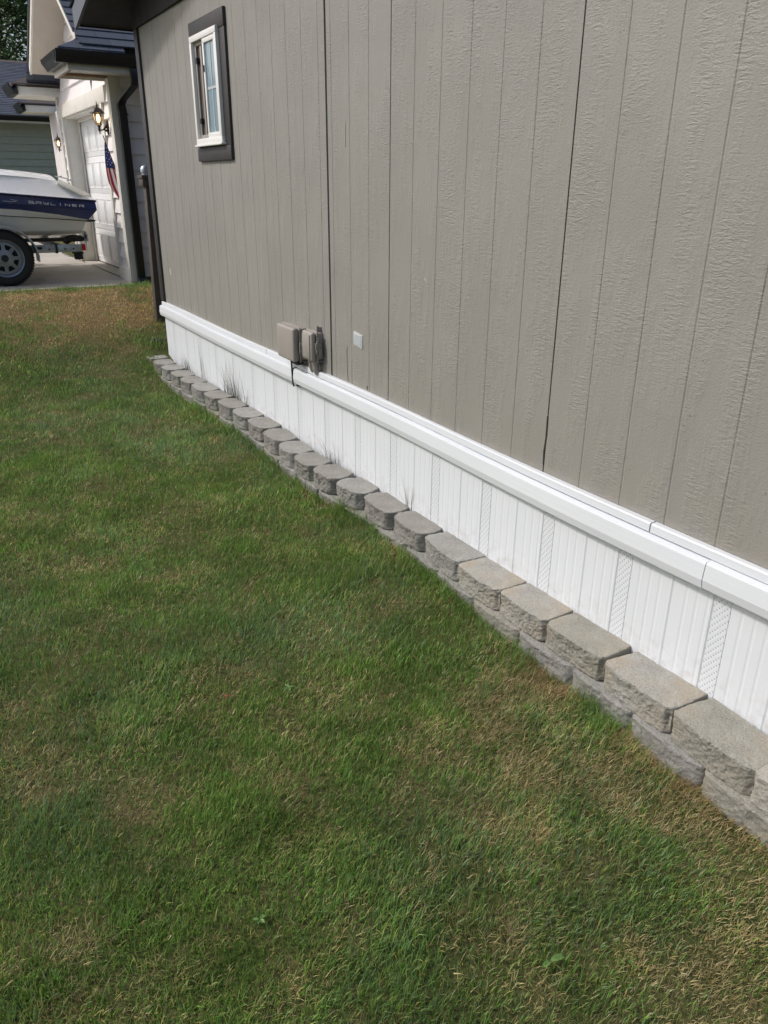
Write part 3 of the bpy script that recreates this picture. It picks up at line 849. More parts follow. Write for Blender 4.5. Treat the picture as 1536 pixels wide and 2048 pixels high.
# ------------------------------------------------------------------ edging blocks
ORD = ['', 'first', 'second', 'third', 'fourth', 'fifth', 'sixth', 'seventh', 'eighth', 'ninth', 'tenth', 'eleventh', 'twelfth',
       'thirteenth', 'fourteenth', 'fifteenth', 'sixteenth', 'seventeenth', 'eighteenth', 'nineteenth', 'twentieth', 'twenty-first',
       'twenty-second', 'twenty-third', 'twenty-fourth']
def block_mesh(w, dpt, h, seed, back=0.86, curve=0.030, res=1, rough=1.0, corner=0.018):
    if curve > 0.022: corner = 0.036
    """front at x=0 (towards -x), back at x=+dpt, width along y centred, z from 0 to h"""
    rnd = random.Random(seed)
    nf = 26 * res; ns = 7 * res; nb = 8 * res
    out = []
    hw = w / 2; hb = w / 2 * back
    for i in range(nf):                       # front, curved, from +y to -y
        t = i / nf; y = hw - w * t
        q = abs(y) / hw
        x = curve * q ** 2.6
        if q > 1 - corner / hw: x += corner * 0.9 * ((q - (1 - corner / hw)) / (corner / hw)) ** 1.6
        out.append((x, y, 1.0))
    xs_ = curve + corner * 0.9
    for i in range(ns):                       # side at -y going back
        t = i / ns; x = xs_ + (dpt - xs_) * t
        y = -(hw + (hb - hw) * max(0, (t - 0.35) / 0.65))
        out.append((x, y, 0.35 if t > 0.15 else 0.7))
    for i in range(nb):
        t = i / nb; out.append((dpt, -hb + 2 * hb * t, 0.25))
    for i in range(ns):
        t = i / ns; x = dpt + (xs_ - dpt) * t
        y = hb + (hw - hb) * min(1, t / 0.65)
        out.append((x, y, 0.35 if t < 0.85 else 0.7))
    n = len(out)
    cx, cy = dpt * 0.55, 0
    nl = 9 * res
    rings = []
    rings += [(0.0, 0.007), (0.0025, 0.0022)]
    for k in range(nl + 1): rings.append((0.006 + k / nl * (h - 0.012), 0.0))
    rings += [(h - 0.0018, 0.0012), (h - 0.0003, 0.0034), (h, 0.008)]
    ins = [0.022, 0.04, 0.06, 0.08]
    rings += [(h, q) for q in ins]
    vs = []
    off = Vector((seed * 3.1, seed * 1.7, 0))
    for ri, (z, inset) in enumerate(rings):
        for (x, y, rg) in out:
            dx, dy = cx - x, cy - y; L = math.hypot(dx, dy)
            m = min(inset, L * 0.92)
            px, py = x + dx / L * m, y + dy / L * m
            p = Vector((px, py, z))
            if inset < 0.012:
                a = mnoise.noise(p * 24 + off) * 0.0050 + mnoise.noise(p * 62 + off) * 0.0030 + mnoise.noise(p * 130 + off) * 0.0036 + mnoise.noise(p * 260 + off) * 0.0018
                big = mnoise.noise(p * 9 + off) * 0.007
                amp = rg * rough * (1.0 if inset < 0.002 else 0.6)
                if rg >= 1.0: d = (a * 1.25 + big) * amp - 0.004 * math.sin(math.pi * z / h)
                else: d = a * amp * 0.7
                px += -dx / L * d * (1 if rg >= .7 else .6) ; py += -dy / L * d * 0.6
                if inset > 0: z2 = z + mnoise.noise(p * 40 + off) * 0.0022 + min(0, mnoise.noise(p * 90 + off) + 0.15) * 0.006
                else: z2 = z
                vs.append((px, py, z2))
            else:
                vs.append((px, py, z + mnoise.noise(p * 18 + off) * 0.0016))
    fs = []
    for r in range(len(rings) - 1):
        for i in range(n):
            fs.append((r * n + i, r * n + (i + 1) % n, (r + 1) * n + (i + 1) % n, (r + 1) * n + i))
    fs.append(tuple(range((len(rings) - 1) * n, len(rings) * n)))
    fs.append(tuple(range(n - 1, -1, -1)))
    sp = [ (1.0 if (o_[2] >= 1.0 and ins_ < 0.003) else (0.5 if o_[2] >= 1.0 and ins_ < 0.008 else 0.0)) for (z_, ins_) in rings for o_ in out]  # mask for the front's painted shade and exposed aggregate
    return vs, fs, sp

def put_block(name, y0, y1, x0, x1, z, h, mat, label, group, seed, back, curve, dpt, res, rough=1.0, gap=0.003, dz=0.0, tl=0.0, yaw=0.0):
    cy = (y0 + y1) / 2; w = abs(y1 - y0) - gap
    vs, fs, sp = block_mesh(w, dpt, h, seed, back, curve, res, rough)
    me = bpy.data.meshes.new(name); me.from_pydata(vs, [], fs)
    bm = bmesh.new(); bm.from_mesh(me); bmesh.ops.recalc_face_normals(bm, faces=bm.faces); bm.to_mesh(me); bm.free()
    me.shade_smooth(); me.set_sharp_from_angle(angle=R(48))
    me.materials.append(mat)
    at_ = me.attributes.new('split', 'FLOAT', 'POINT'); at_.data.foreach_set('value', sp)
    o = bpy.data.objects.new(name, me); col.objects.link(o)
    o.location = (min(x0, x1) * .5 + max(x0, x1) * .5 - curve * 0.6, cy, z + dz)
    o.rotation_euler = (tl, 0, -math.atan2(x1 - x0, y1 - y0) * 0.8 + yaw)
    tag(o, label, 'concrete block', group)
    return o

J = [0.660, 0.973, 1.288, 1.606, 1.909, 2.194, 2.494, 2.813, 3.118, 3.420, 3.690, 3.965, 4.237, 4.515, 4.818, 5.135, 5.440, 5.743, 6.045, 6.350, 6.643, 6.930, 7.205, 7.480, 7.760]
JX = [1.805, 1.812, 1.824, 1.845, 1.841, 1.837, 1.830, 1.868, 1.862, 1.850, 1.828, 1.815, 1.818, 1.828, 1.848, 1.855, 1.848, 1.838, 1.830, 1.820, 1.812, 1.806, 1.800, 1.800, 1.805]
look = {0: (4, 'pale'), 1: (2, 'olive-grey weathered'), 2: (3, 'tan-stained'), 3: (2, 'evenly olive-grey'), 4: (3, 'sandy grey'), 5: (3, 'tan-topped chipped'),
        6: (1, 'cool grey')}
nt = len(J) - 1
for i in range(nt):
    mi, adj = look.get(i, (0 if i % 3 else 1, 'grey split-faced'))
    k = nt - i
    near = i < 7
    lab = '%s concrete block, %s from the far end of the upper row' % (adj, ORD[k])
    if i == 0: lab = 'pale concrete block cut off by the right edge, last of the upper row'
    if i == nt - 1: lab = 'grey concrete block at the far end of the upper row by the house corner'
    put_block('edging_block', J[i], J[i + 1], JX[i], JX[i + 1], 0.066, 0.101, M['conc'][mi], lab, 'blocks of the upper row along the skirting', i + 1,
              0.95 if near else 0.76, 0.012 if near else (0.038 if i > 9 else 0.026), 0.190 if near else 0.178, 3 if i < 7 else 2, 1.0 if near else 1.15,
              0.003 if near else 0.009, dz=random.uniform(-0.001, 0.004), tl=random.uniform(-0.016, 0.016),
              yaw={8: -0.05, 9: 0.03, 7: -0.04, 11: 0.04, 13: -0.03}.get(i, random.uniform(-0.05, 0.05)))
LJ = [0.82 + 0.3035 * k for k in range(24)]
LJ = [y for y in LJ if y < 7.95]
nl_ = len(LJ) - 1
for i in range(nl_):
    xa = float(np.interp(LJ[i], J, JX)) - 0.022; xb = float(np.interp(LJ[i + 1], J, JX)) - 0.022
    if i == nl_ - 1: xa -= 0.02; xb -= 0.055
    k = nl_ - i
    gz = max(0.0, gh(1.75, (LJ[i] + LJ[i + 1]) / 2))
    lab = 'half sunk grey concrete block, %s from the far end of the lower row' % ORD[k]
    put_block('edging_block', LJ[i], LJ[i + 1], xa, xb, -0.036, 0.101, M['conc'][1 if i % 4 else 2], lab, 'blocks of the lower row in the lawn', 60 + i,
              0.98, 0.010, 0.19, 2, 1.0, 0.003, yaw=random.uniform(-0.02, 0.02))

# ------------------------------------------------------------------ corrugated drain pipe
mb = MB(); pth = []; rr = []
for i in range(61):
    t = i / 60; pth.append((1.90 + 0.42 * t, 7.95 - 0.06 * t, 0.235 - 0.03 * t)); rr.append(0.050 + 0.0065 * math.sin(i * 1.57))
mb.tube(pth, rr, 18)
dp = mb.build('drain_pipe', M['rubber'], smooth=80)
tag(dp, 'black corrugated drain pipe poking out behind the corner of the skirting', 'pipe')

# ------------------------------------------------------------------ fence between the homes
fz = gh(2.1, 8.3) - 0.05
fe = thing('fence', 'dark brown stained wooden fence post and boards behind the house corner', 'fence', (2.13, 8.3, fz))
mb = MB(); mb.hull8([(2.085, 8.30, fz), (2.185, 8.30, fz), (2.185, 8.40, fz), (2.085, 8.40, fz)], [(2.115, 8.30, 1.70), (2.215, 8.30, 1.70), (2.215, 8.40, 1.70), (2.115, 8.40, 1.70)]); mb.build('post', M['fence'], fe, bevel=0.004)
mb = MB(); mb.box(2.085, 2.235, 8.28, 8.43, 1.70, 1.765); mb.box(2.078, 2.245, 8.272, 8.438, 1.766, 1.800); mb.build('post_cap', M['fence'], fe, bevel=0.005)
x = 2.221
for w, dy in ((0.036, 0.01), (0.040, 0.0), (0.12, 0.02), (0.14, 0.02), (0.14, 0.02), (0.14, 0.02), (0.14, 0.02)):
    mb = MB(); mb.box(x, x + w, 8.31 + dy, 8.335 + dy, fz, 1.69); mb.build('board', M['fence'], fe, bevel=0.003); x += w + 0.007
mb = MB(); mb.box(2.216, 3.0, 8.358, 8.398, 1.45, 1.54); mb.build('rail', M['fence'], fe)
mb = MB(); mb.box(2.216, 3.0, 8.358, 8.398, 0.62, 0.71); mb.build('rail', M['fence'], fe)
gp = thing('chain_link_post', 'galvanised steel fence post with domed cap behind the brown post', 'post', (2.235, 8.75, gh(2.1, 8.75)))
mb = MB(); mb.tube([(2.235, 8.75, 0.3), (2.235, 8.75, 1.845)], 0.030, 18); mb.build('pole', M['galv'], gp, smooth=40)
mb = MB(); mb.lathe([(0.040, 1.825), (0.042, 1.85), (0.040, 1.868), (0.028, 1.886), (0.012, 1.896), (0.0005, 1.898)], (2.235, 8.75, 0), 2, 20); mb.build('cap', M['galv'], gp, smooth=50)
mb = MB(); mb.tube([(2.245, 8.75, 1.80), (3.1, 8.75, 1.80)], 0.018, 14)
mb.tube([(2.265, 8.75, 1.80), (2.315, 8.75, 1.80)], 0.028, 14); mb.build('top_rail', M['galv'], gp, smooth=40)
mb = MB(); mb.lathe([(0.036, -0.012), (0.036, 0.012)], (2.235, 8.75, 1.80), 2, 18); mb.tube([(2.285, 8.71, 1.79), (2.285, 8.69, 1.79)], 0.01, 6); mb.tube([(2.31, 8.71, 1.83), (2.32, 8.69, 1.86)], 0.008, 6)
mb.build('brace_band', M['galv'], gp)

# ------------------------------------------------------------------ neighbour's garage house
GX = 2.31; GY = 10.10; GY1 = 13.60; BZ = 0.60
gar = thing('garage_house', 'warm white lap sided house with cream trim, garage door and slate blue shingles', 'house', (GX, 11.85, BZ))
def laps(m_, axis, fixed, a0, a1, z0, z1, exp, sign, clip=None, t=0.030):
    """lap boards on a vertical plane; axis 'y': plane x=fixed facing -x; axis 'x': plane y=fixed facing -y"""
    z = z0
    while z < z1 - 0.01:
        zt = min(z + exp, z1); b0, b1 = a0, a1
        if clip: b0, b1 = clip((z + zt) / 2, a0, a1)
        if b1 - b0 > 0.02:
            o_, i_ = fixed - t, fixed - 0.002
            if axis == 'y': q = lambda f, a, zz: (f, a, zz)
            else: q = lambda f, a, zz: (a, f, zz)
            m_.hull8([q(o_, b0, z), q(fixed + .01, b0, z), q(fixed + .01, b0, zt), q(i_, b0, zt)],
                     [q(o_, b1, z), q(fixed + .01, b1, z), q(fixed + .01, b1, zt), q(i_, b1, zt)])
        z += exp
PK_Y, PK_Z, SL = 11.43, 4.38, 0.68
def gclip(z, a0, a1):
    hw = (PK_Z - 0.16 - z) / SL
    return max(a0, PK_Y - hw), min(a1, PK_Y + hw)
EX = 0.1725
ZH = 2.77            # top of the header band
mb = MB()
laps(mb, 'y', GX, GY + 0.10, GY1 - 0.08, ZH, 4.3, EX, -1, gclip)
# a vertical butt joint shows on the board over the header
lo = mb.build('siding', M['pinkw'], gar)
mb = MB(); laps(mb, 'y', GX, GY + 0.10, 10.565, BZ + 0.10, ZH, EX, -1); mb.build('siding', M['pinkw'], gar)
mb = MB(); laps(mb, 'y', GX, 13.36, GY1 - 0.08, BZ + 0.10, ZH, EX, -1); mb.build('siding', M['pinkw'], gar)
mb = MB(); laps(mb, 'x', GY, GX + 0.09, 9.0, BZ + 0.06, 2.95, EX, -1); mb.build('siding', M['sidew'], gar)
mb = MB(); mb.box(GX - 0.0315, GX - 0.005, 11.05, 11.056, ZH + 0.003, ZH + EX - 0.006); mb.build('butt_joint', M['dark'], gar)
# bodies behind the laps
mb = MB()
mb.box(GX + 0.011, GX + 0.19, GY + 0.011, 10.665, BZ, ZH); mb.box(GX + 0.011, GX + 0.19, 13.255, GY1, BZ, ZH)
mb.prism([(GY + 0.011, ZH), (GY1, ZH), (GY1, 2.95), (PK_Y, 4.30), (GY + 0.011, 3.36)][:0] or [(GY + .011, 2.61), (GY1, 2.61), (GY1, 2.85), (PK_Y, 4.26), (GY + .011, 3.30)], 0, GX + 0.012, GX + 0.19)
mb.box(GX + 0.19, 9.0, GY + 0.011, 10.25, BZ, 2.96)
mb.build('wall', M['pinkw'], gar)
mb = MB(); mb.box(GX + 0.10, 9.0, GY - 0.004, GY + 0.2, 0.30, BZ + 0.056); mb.build('foundation', M['found'], gar)
# trims
def tb(x0, x1, y0, y1, z0, z1, m='cream'):
    b_ = MB(); b_.box(x0, x1, y0, y1, z0, z1); return b_.build('trim_board', M[m], gar, bevel=0.004)
tb(GX - 0.044, GX + 0.012, GY - 0.001, GY + 0.10, BZ - 0.02, 2.90)
tb(GX - 0.043, GX + 0.088, GY - 0.038, GY - 0.002, BZ + 0.0, 2.90)
tb(GX - 0.042, GX + 0.012, 10.570, 10.668, BZ + 0.01, 2.60)
tb(GX - 0.042, GX + 0.012, 13.252, 13.355, BZ + 0.01, 2.60)
tb(GX - 0.042, GX + 0.012, GY1 - 0.08, GY1 + 0.03, BZ + 0.01, 2.90)
tb(GX - 0.043, GX + 0.012, 10.36, GY1 - 0.081, 2.601, ZH - 0.001)
tb(GX - 0.004, GX + 0.21, 13.235, 13.2515, BZ + 0.01, 2.60)
tb(GX - 0.004, GX + 0.21, 10.6685, 10.684, BZ + 0.01, 2.60)
tb(GX - 0.004, GX + 0.21, 10.685, 13.234, 2.585, 2.600)
tb(GX + 0.165, GX + 0.188, 13.19, 13.234, BZ + 0.01, 2.584)
tb(GX + 0.165, GX + 0.188, 10.686, 13.189, 2.54, 2.584)
# lower skirt board at the near corner
tb(GX - 0.050, GX - 0.0, GY + 0.0, 10.56, BZ - 0.06, BZ + 0.16)
# garage door
dr = MB(); dx = GX + 0.20
secs = 4; dh = (2.56 - 0.615) / secs
for k in range(secs): dr.box(dx, dx + 0.04, 10.69, 13.23, 0.615 + k * dh + 0.003, 0.615 + (k + 1) * dh - 0.003)
gd = dr.build('garage_door', M['doorw'], gar, bevel=0.004)
for k in range(secs):
    m_ = MB()
    z0 = 0.615 + k * dh
    npan = 5; pw = (13.23 - 10.69) / npan
    for j in range(npan):
        a, b = 10.69 + j * pw + 0.03, 10.69 + (j + 1) * pw - 0.03
        za, zb = z0 + 0.07, z0 + dh - 0.07
        for (p, q, r_, s_) in ((a, b, za, za + 0.012), (a, b, zb - 0.012, zb), (a, a + 0.010, za + .0125, zb - .0125), (b - 0.010, b, za + .0125, zb - .0125)):
            m_.box(dx - 0.006, dx + 0.002, p, q, r_, s_)
        m_.box(dx - 0.004, dx + 0.002, a + 0.04, b - 0.04, za + 0.04, zb - 0.04)
    m_.build('door_panel', M['doorw'], gd, bevel=0.003)
mb = MB(); mb.box(dx, dx + 0.04, 10.69, 13.23, 0.606, 0.617); mb.build('bottom_seal', M['dark'], gd)
# main roof: near slope with shingles, far slope, rake boards and soffits
RX0 = 1.90
def slope_pt(y, d=0.0):        # top of rake at y
    return PK_Z - SL * abs(y - PK_Y) + d
mb = MB(); rows = []
shingle_plane(mb, rows, (RX0 - 0.02, 9.43, slope_pt(9.43, 0.012)), (1, 0, 0), 8.0, (0, 1, SL), 0.145, 17)
o = mb.build('roof', M['sh1'], gar)
rowattr(o, rows)
mb = MB(); rows = []
shingle_plane(mb, rows, (RX0 - 0.02, 13.62, slope_pt(13.62, 0.012)), (1, 0, 0), 8.0, (0, -1, SL), 0.145, 18)
o = mb.build('roof', M['sh1'], gar); rowattr(o, rows)
mb = MB()
for ya in (9.68, 13.10):
    a = [(RX0, ya, slope_pt(ya, -0.13)), (RX0 + 0.025, ya, slope_pt(ya, -0.13)), (RX0 + 0.025, ya, slope_pt(ya)), (RX0, ya, slope_pt(ya))]
    b = [(RX0, PK_Y, slope_pt(PK_Y, -0.13)), (RX0 + 0.025, PK_Y, slope_pt(PK_Y, -0.13)), (RX0 + 0.025, PK_Y, slope_pt(PK_Y)), (RX0, PK_Y, slope_pt(PK_Y))]
    mb.hull8(a, b)
mb.build('rake_board', M['cream'], gar)
mb = MB()
for ya in (9.68, 13.10):
    a = [(RX0 - 0.018, ya, slope_pt(ya, -0.02)), (RX0 - 0.001, ya, slope_pt(ya, -0.02)), (RX0 - 0.001, ya, slope_pt(ya, 0.01)), (RX0 - 0.018, ya, slope_pt(ya, 0.01))]
    b = [(p[0], PK_Y, slope_pt(PK_Y, p[2] - slope_pt(ya))) for p in a]
    mb.hull8(a, b)
mb.build('drip_edge', M['blackmetal'], gar)
mb = MB()
for ya in (9.68, 13.10):
    a = [(RX0 + 0.026, ya, slope_pt(ya, -0.12)), (GX + 0.02, ya, slope_pt(ya, -0.12)), (GX + 0.02, ya, slope_pt(ya, -0.02)), (RX0 + 0.026, ya, slope_pt(ya, -0.02))]
    b = [(p[0], PK_Y, slope_pt(PK_Y, p[2] - slope_pt(ya))) for p in a]
    mb.hull8(a, b)
mb.build('soffit', simple('cream soffit paint', (0.50, 0.445, 0.375), 0.6, var=0.05), gar)
# near eave: soffit box, frieze and gutter, with the short return round the corner
mb = MB(); mb.box(1.77, 9.0, 9.49, GY + 0.01, 2.835, 2.855); mb.box(1.77, GX, GY + 0.011, 10.30, 2.835, 2.855); mb.build('soffit', M['cream'], gar)
mb = MB(); mb.box(1.77, 9.0, 9.47, 9.49, 2.80, 2.975); mb.box(1.75, 1.77, 9.47, 10.32, 2.80, 2.975); mb.box(1.77, GX, 10.30, 10.32, 2.80, 2.97)
mb.build('fascia', M['cream'], gar)
mb = MB(); mb.box(1.80, GX - 0.001, GY - 0.03, GY - 0.01, 2.806, 2.834); mb.box(1.775, 1.795, 9.60, 10.29, 2.80, 2.834); mb.build('frieze_board', M['tanw'], gar)
def gutter_sec(s=1):   # out, z
    return [(0, 0.0), (0.065, 0.0), (0.085, 0.035), (0.100, 0.060), (0.118, 0.085), (0.125, 0.125), (0.112, 0.125), (0.100, 0.095), (0.05, 0.012), (0.012, 0.012), (0.012, 0.125), (0, 0.125)]
gs = gutter_sec()
mb = MB()
mb.prism([(9.47 - a, 2.855 + z * 0.9) for a, z in gs], 0, 1.75 - 0.125, 9.0)
mb.build('gutter', M['blackmetal'], gar, smooth=30)
mb = MB(); mb.prism([(1.75 - a, 2.855 + z * 0.9) for a, z in gs], 1, 9.48, 10.34)
mb.build('gutter', M['blackmetal'], gar, smooth=30)
# hip return roof over the corner
def hip(name, m_, xw, x0, ya, yb, z0, z1, up):
    """small hipped return: eave lines at x0 and ya..yb, rising to wall xw"""
    q = MB(); rows_ = []
    nst = 3
    for s_ in range(nst):
        f0, f1 = s_ / nst, (s_ + 1) / nst
        xa, xb = x0 + (xw - x0) * f0, x0 + (xw - x0) * f1
        y0a, y0b = ya + (xw - x0) * f0 * 0.8, ya + (xw - x0) * f1 * 0.8
        y1a, y1b = yb - (xw - x0) * f0 * up, yb - (xw - x0) * f1 * up
        za, zb = z0 + (z1 - z0) * f0, z0 + (z1 - z0) * f1
        e = 0.014
        q.add([(xa, y0a, za + e), (xa, y1a, za + e), (xb, y1b, zb + .003), (xb, y0b, zb + .003), (xa, y0a, za - .004), (xa, y1a, za - .004)], [(0, 1, 2, 3), (4, 5, 1, 0)])
        rows_ += [s_ + .5] * 6
        q.add([(xa, y0a, za + e), (xb, y0b, zb + .003), (xw + 0.02, y0b, zb + .003), (xw + 0.02, y0a, za + e), (xa, y0a, za - .004), (xw + .02, y0a, za - .004)], [(0, 1, 2, 3), (4, 5, 3, 0)])
        rows_ += [s_ + 3.5] * 6
    o_ = q.build('return_roof', m_, gar); rowattr(o_, rows_)
    return o_
hip('r', M['sh1'], 2.30, 1.66, 9.37, 10.36, 2.975, 3.30, 0.3)
# far return (box projecting past the wall) and its gutter
def far_return(x0, xw, y0, y1, z0, z1, gut=True):
    mb = MB(); mb.box(x0, xw, y0, y1, z0, z1); mb.build('return_box', M['cream'], gar, bevel=0.003)
    mb = MB(); mb.box(x0 - .02, xw, y0 - 0.018, y1, z1 + 0.001, z1 + 0.018); mb.build('drip_edge', M['bronze'], gar)
    if gut:
        k = (z1 - z0 + .03) / 0.125
        mb = MB(); mb.prism([(x0 - a, z0 + 0.01 + z * k) for a, z in gs], 1, y0 - 0.03, y1); mb.build('gutter', M['blackmetal'], gar, smooth=30)
far_return(1.75, 2.34, 13.42, 14.1, 2.885, 2.995)
hip('r2', M['sh2'], 2.34, 1.68, 13.38, 14.1, 3.02, 3.34, 0.0)
mb = MB(); mb.tube([(2.42, 13.72, 2.95), (2.40, 13.70, 2.80), (2.46, 13.66, 2.68), (2.48, 13.66, 0.7)], 0.04, 4); mb.build('downspout', M['blackmetal'], gar)
# set-back wing beyond the garage
mb = MB(); mb.box(3.035, 9.0, 13.9, 19.2, 0.5, 3.05); mb.build('wall', M['pinkw'], gar)
far_return(2.50, 3.08, 18.5, 19.3, 3.035, 3.155)
q_ = hip('r3', M['sh2'], 3.10, 2.40, 18.46, 19.3, 3.18, 3.42, 0.0)
# downspout at the near corner
def rect_tube(m_, path, hx, hy):
    n = len(path); vs = []; fs = []
    for p in path:
        for sx, sy in ((-1, -1), (1, -1), (1, 1), (-1, 1)): vs.append((p[0] + sx * hx, p[1] + sy * hy, p[2]))
    for i in range(n - 1):
        for k in range(4): fs.append((i * 4 + k, i * 4 + (k + 1) % 4, (i + 1) * 4 + (k + 1) % 4, (i + 1) * 4 + k))
    fs += [(3, 2, 1, 0), tuple((n - 1) * 4 + k for k in range(4))]
    m_.add(vs, fs)
mb = MB()
rect_tube(mb, [(2.41, 9.42, 2.84), (2.41, 9.42, 2.74), (2.405, 9.44, 2.69), (2.365, 9.90, 2.58), (2.36, 9.98, 2.54), (2.375, 10.0, 2.48), (2.385, 10.02, 0.58)], 0.044, 0.034)
mb.box(2.335, 2.435, 9.975, 10.07, 2.44, 2.455)
mb.build('downspout', M['blackmetal'], gar, bevel=0.004)
mb = MB(); rect_tube(mb, [(2.385, 10.0, 0.66), (2.385, 9.95, 0.58), (2.38, 9.80, 0.56)], 0.045, 0.03); mb.build('downspout_elbow', M['blackmetal'], gar)

# ------------------------------------------------------------------ lanterns
def lantern(label, X, Y, Z):
    k_ = 0.70
    t = thing('wall_lantern', label, 'lantern', (X, Y, Z), 'lanterns on the white house')
    cx = X - 0.150
    b = MB(); b.prism([(Y + math.cos(a) * 0.052, Z + math.sin(a) * 0.115) for a in [2 * math.pi * i / 20 for i in range(20)]], 0, X - 0.025, X + 0.001)
    b.build('back_plate', M['bronze'], t, bevel=0.006)
    b = MB()
    pts = [(X - 0.02, Y, Z + 0.03), (X - 0.055, Y, Z - 0.005), (X - 0.085, Y, Z - 0.035), (X - 0.12, Y, Z - 0.045), (cx, Y, Z - 0.02)]
    b.tube(pts, [0.030, 0.019, 0.012, 0.010, 0.011], 10)
    b.tube([(X - 0.02, Y, Z - 0.05), (X - 0.05, Y, Z - 0.045), (X - 0.08, Y, Z - 0.038)], [0.028, 0.014, 0.008], 10)
    b.build('arm', M['bronze'], t, smooth=50)
    b = MB(); b.lathe([(0.001, -0.105), (0.010, -0.095), (0.006, -0.075), (0.016, -0.06), (0.022, -0.03), (0.018, -0.005), (0.030, 0.015), (0.034, 0.028)], (cx, Y, Z), 2, 16)
    b.build('finial', M['bronze'], t, smooth=50)
    gp_ = [(0.040, 0.03), (0.062, 0.07), (0.080, 0.12), (0.089, 0.17), (0.089, 0.205)]
    b = MB(); b.lathe(gp_, (cx, Y, Z), 2, 20); b.build('glass_shade', M['lglass'], t, smooth=60)
    b = MB()
    for k in range(8):
        a = 2 * math.pi * k / 8 + 0.2
        b.tube([(cx + math.cos(a) * (r + .002), Y + math.sin(a) * (r + .002), Z + h) for r, h in gp_], 0.0042, 5)
    b.build('cage', M['bronze'], t)
    b = MB(); b.lathe([(0.001, 0.075), (0.014, 0.08), (0.026, 0.105), (0.030, 0.13), (0.024, 0.155), (0.014, 0.175), (0.012, 0.19)], (cx, Y, Z), 2, 16); b.build('bulb', M['bulb'], t, smooth=60)
    b = MB(); b.lathe([(0.088, 0.203), (0.120, 0.205), (0.122, 0.213), (0.104, 0.222), (0.090, 0.245), (0.064, 0.275), (0.036, 0.292), (0.020, 0.298), (0.014, 0.305), (0.020, 0.318), (0.012, 0.332), (0.006, 0.345), (0.012, 0.355), (0.005, 0.370), (0.001, 0.40)], (cx, Y, Z), 2, 8)
    b.build('roof_cap', M['bronze'], t, smooth=30)
    for ch in t.children:
        for v_ in ch.data.vertices: v_.co = (v_.co.x * k_, v_.co.y * k_, v_.co.z * k_)
    return t
lantern('lit bronze lantern on the trim beside the garage door, flag hanging below', GX - 0.042, 10.31, 2.325)
lantern('smaller looking lit bronze lantern on the set-back wing beyond the garage', 3.035, 17.9, 2.36)

# ------------------------------------------------------------------ flag
fl = thing('flag', 'furled stars and stripes flag hanging below the lantern', 'flag', (2.10, 10.37, 2.19))
top_p = Vector((2.205, 10.36, 2.24)); bot_p = Vector((2.29, 10.17, 1.55))
b = MB(); b.tube([top_p, top_p.lerp(bot_p, 0.5) + Vector((0.02, -0.015, 0.02)), bot_p + Vector((0.03, -0.01, 0.15))], 0.005, 6); b.build('flag_pole', M['bronze'], fl)
def cloth(u0, u1, v0, v1, mat, name, nu=8, nv=10, lift=0.0):
    """u across the folded cloth 0..1, v down 0..1"""
    q = MB(); vs = []; fs = []
    ax = (bot_p - top_p)
    for i in range(nv + 1):
        v = v0 + (v1 - v0) * i / nv
        wid = 0.010 + 0.150 * math.sin(min(1, v * 1.25) * math.pi * 0.5) * (1 - max(0, (v - 0.72)) * 2.2)
        for j in range(nu + 1):
            u = u0 + (u1 - u0) * j / nu
            p = top_p + ax * (0.10 + 0.90 * v) + Vector((0.0, 0.30 * wid * (0.5 - u), 0)) + Vector((wid * (u - 0.62), 0, -0.05 * u * v))
            fold = math.sin(u * 11 + v * 2.2) * 0.014 * (0.3 + v)
            p += Vector((0.3 * fold, -fold - lift, 0)) + Vector((0, 0, 0))
            vs.append(p)
    w_ = nu + 1
    for i in range(nv):
        for j in range(nu): fs.append((i * w_ + j, i * w_ + j + 1, (i + 1) * w_ + j + 1, (i + 1) * w_ + j))
    q.add(vs, fs); return q.build(name, mat, fl, smooth=60)
cloth(0, 1, 0.0, 0.44, M['flagb'], 'canton', 14, 14)
for k in range(7):
    cloth(k / 7, (k + 1) / 7, 0.44, 1.0 - 0.10 * abs(k - 3.4) / 3, M['flagr'] if k % 2 == 0 else M['flagw'], 'stripe', 4, 14)
st = MB()
ax = bot_p - top_p
def star(m_, u, v, r):
    wid = 0.010 + 0.150 * math.sin(min(1, v * 1.25) * math.pi * 0.5)
    p = top_p + ax * (0.10 + 0.90 * v) + Vector((0.0, 0.30 * wid * (0.5 - u), 0)) + Vector((wid * (u - 0.62), 0, -0.05 * u * v))
    fold = math.sin(u * 11 + v * 2.2) * 0.014 * (0.3 + v)
    p += Vector((0.3 * fold, -fold - 0.004, 0))
    vs = []
    for k in range(10):
        a = math.pi / 2 + k * math.pi / 5; rr_ = r if k % 2 == 0 else r * 0.42
        vs.append((p.x + math.cos(a) * rr_, p.y - 0.002, p.z + math.sin(a) * rr_))
    m_.add(vs + [(q[0], q[1] + 0.003, q[2]) for q in vs], [tuple(range(10)), tuple(range(19, 9, -1))] + [(i, (i + 1) % 10, 10 + (i + 1) % 10, 10 + i) for i in range(10)])
for i, (u, v) in enumerate([(0.5, 0.10), (0.35, 0.16), (0.62, 0.17), (0.45, 0.22), (0.25, 0.27), (0.7, 0.26), (0.5, 0.29), (0.35, 0.33), (0.68, 0.34), (0.5, 0.38), (0.22, 0.38), (0.82, 0.40)]):
    star(st, u, v, 0.008)
st.build('stars', M['flagw'], fl)

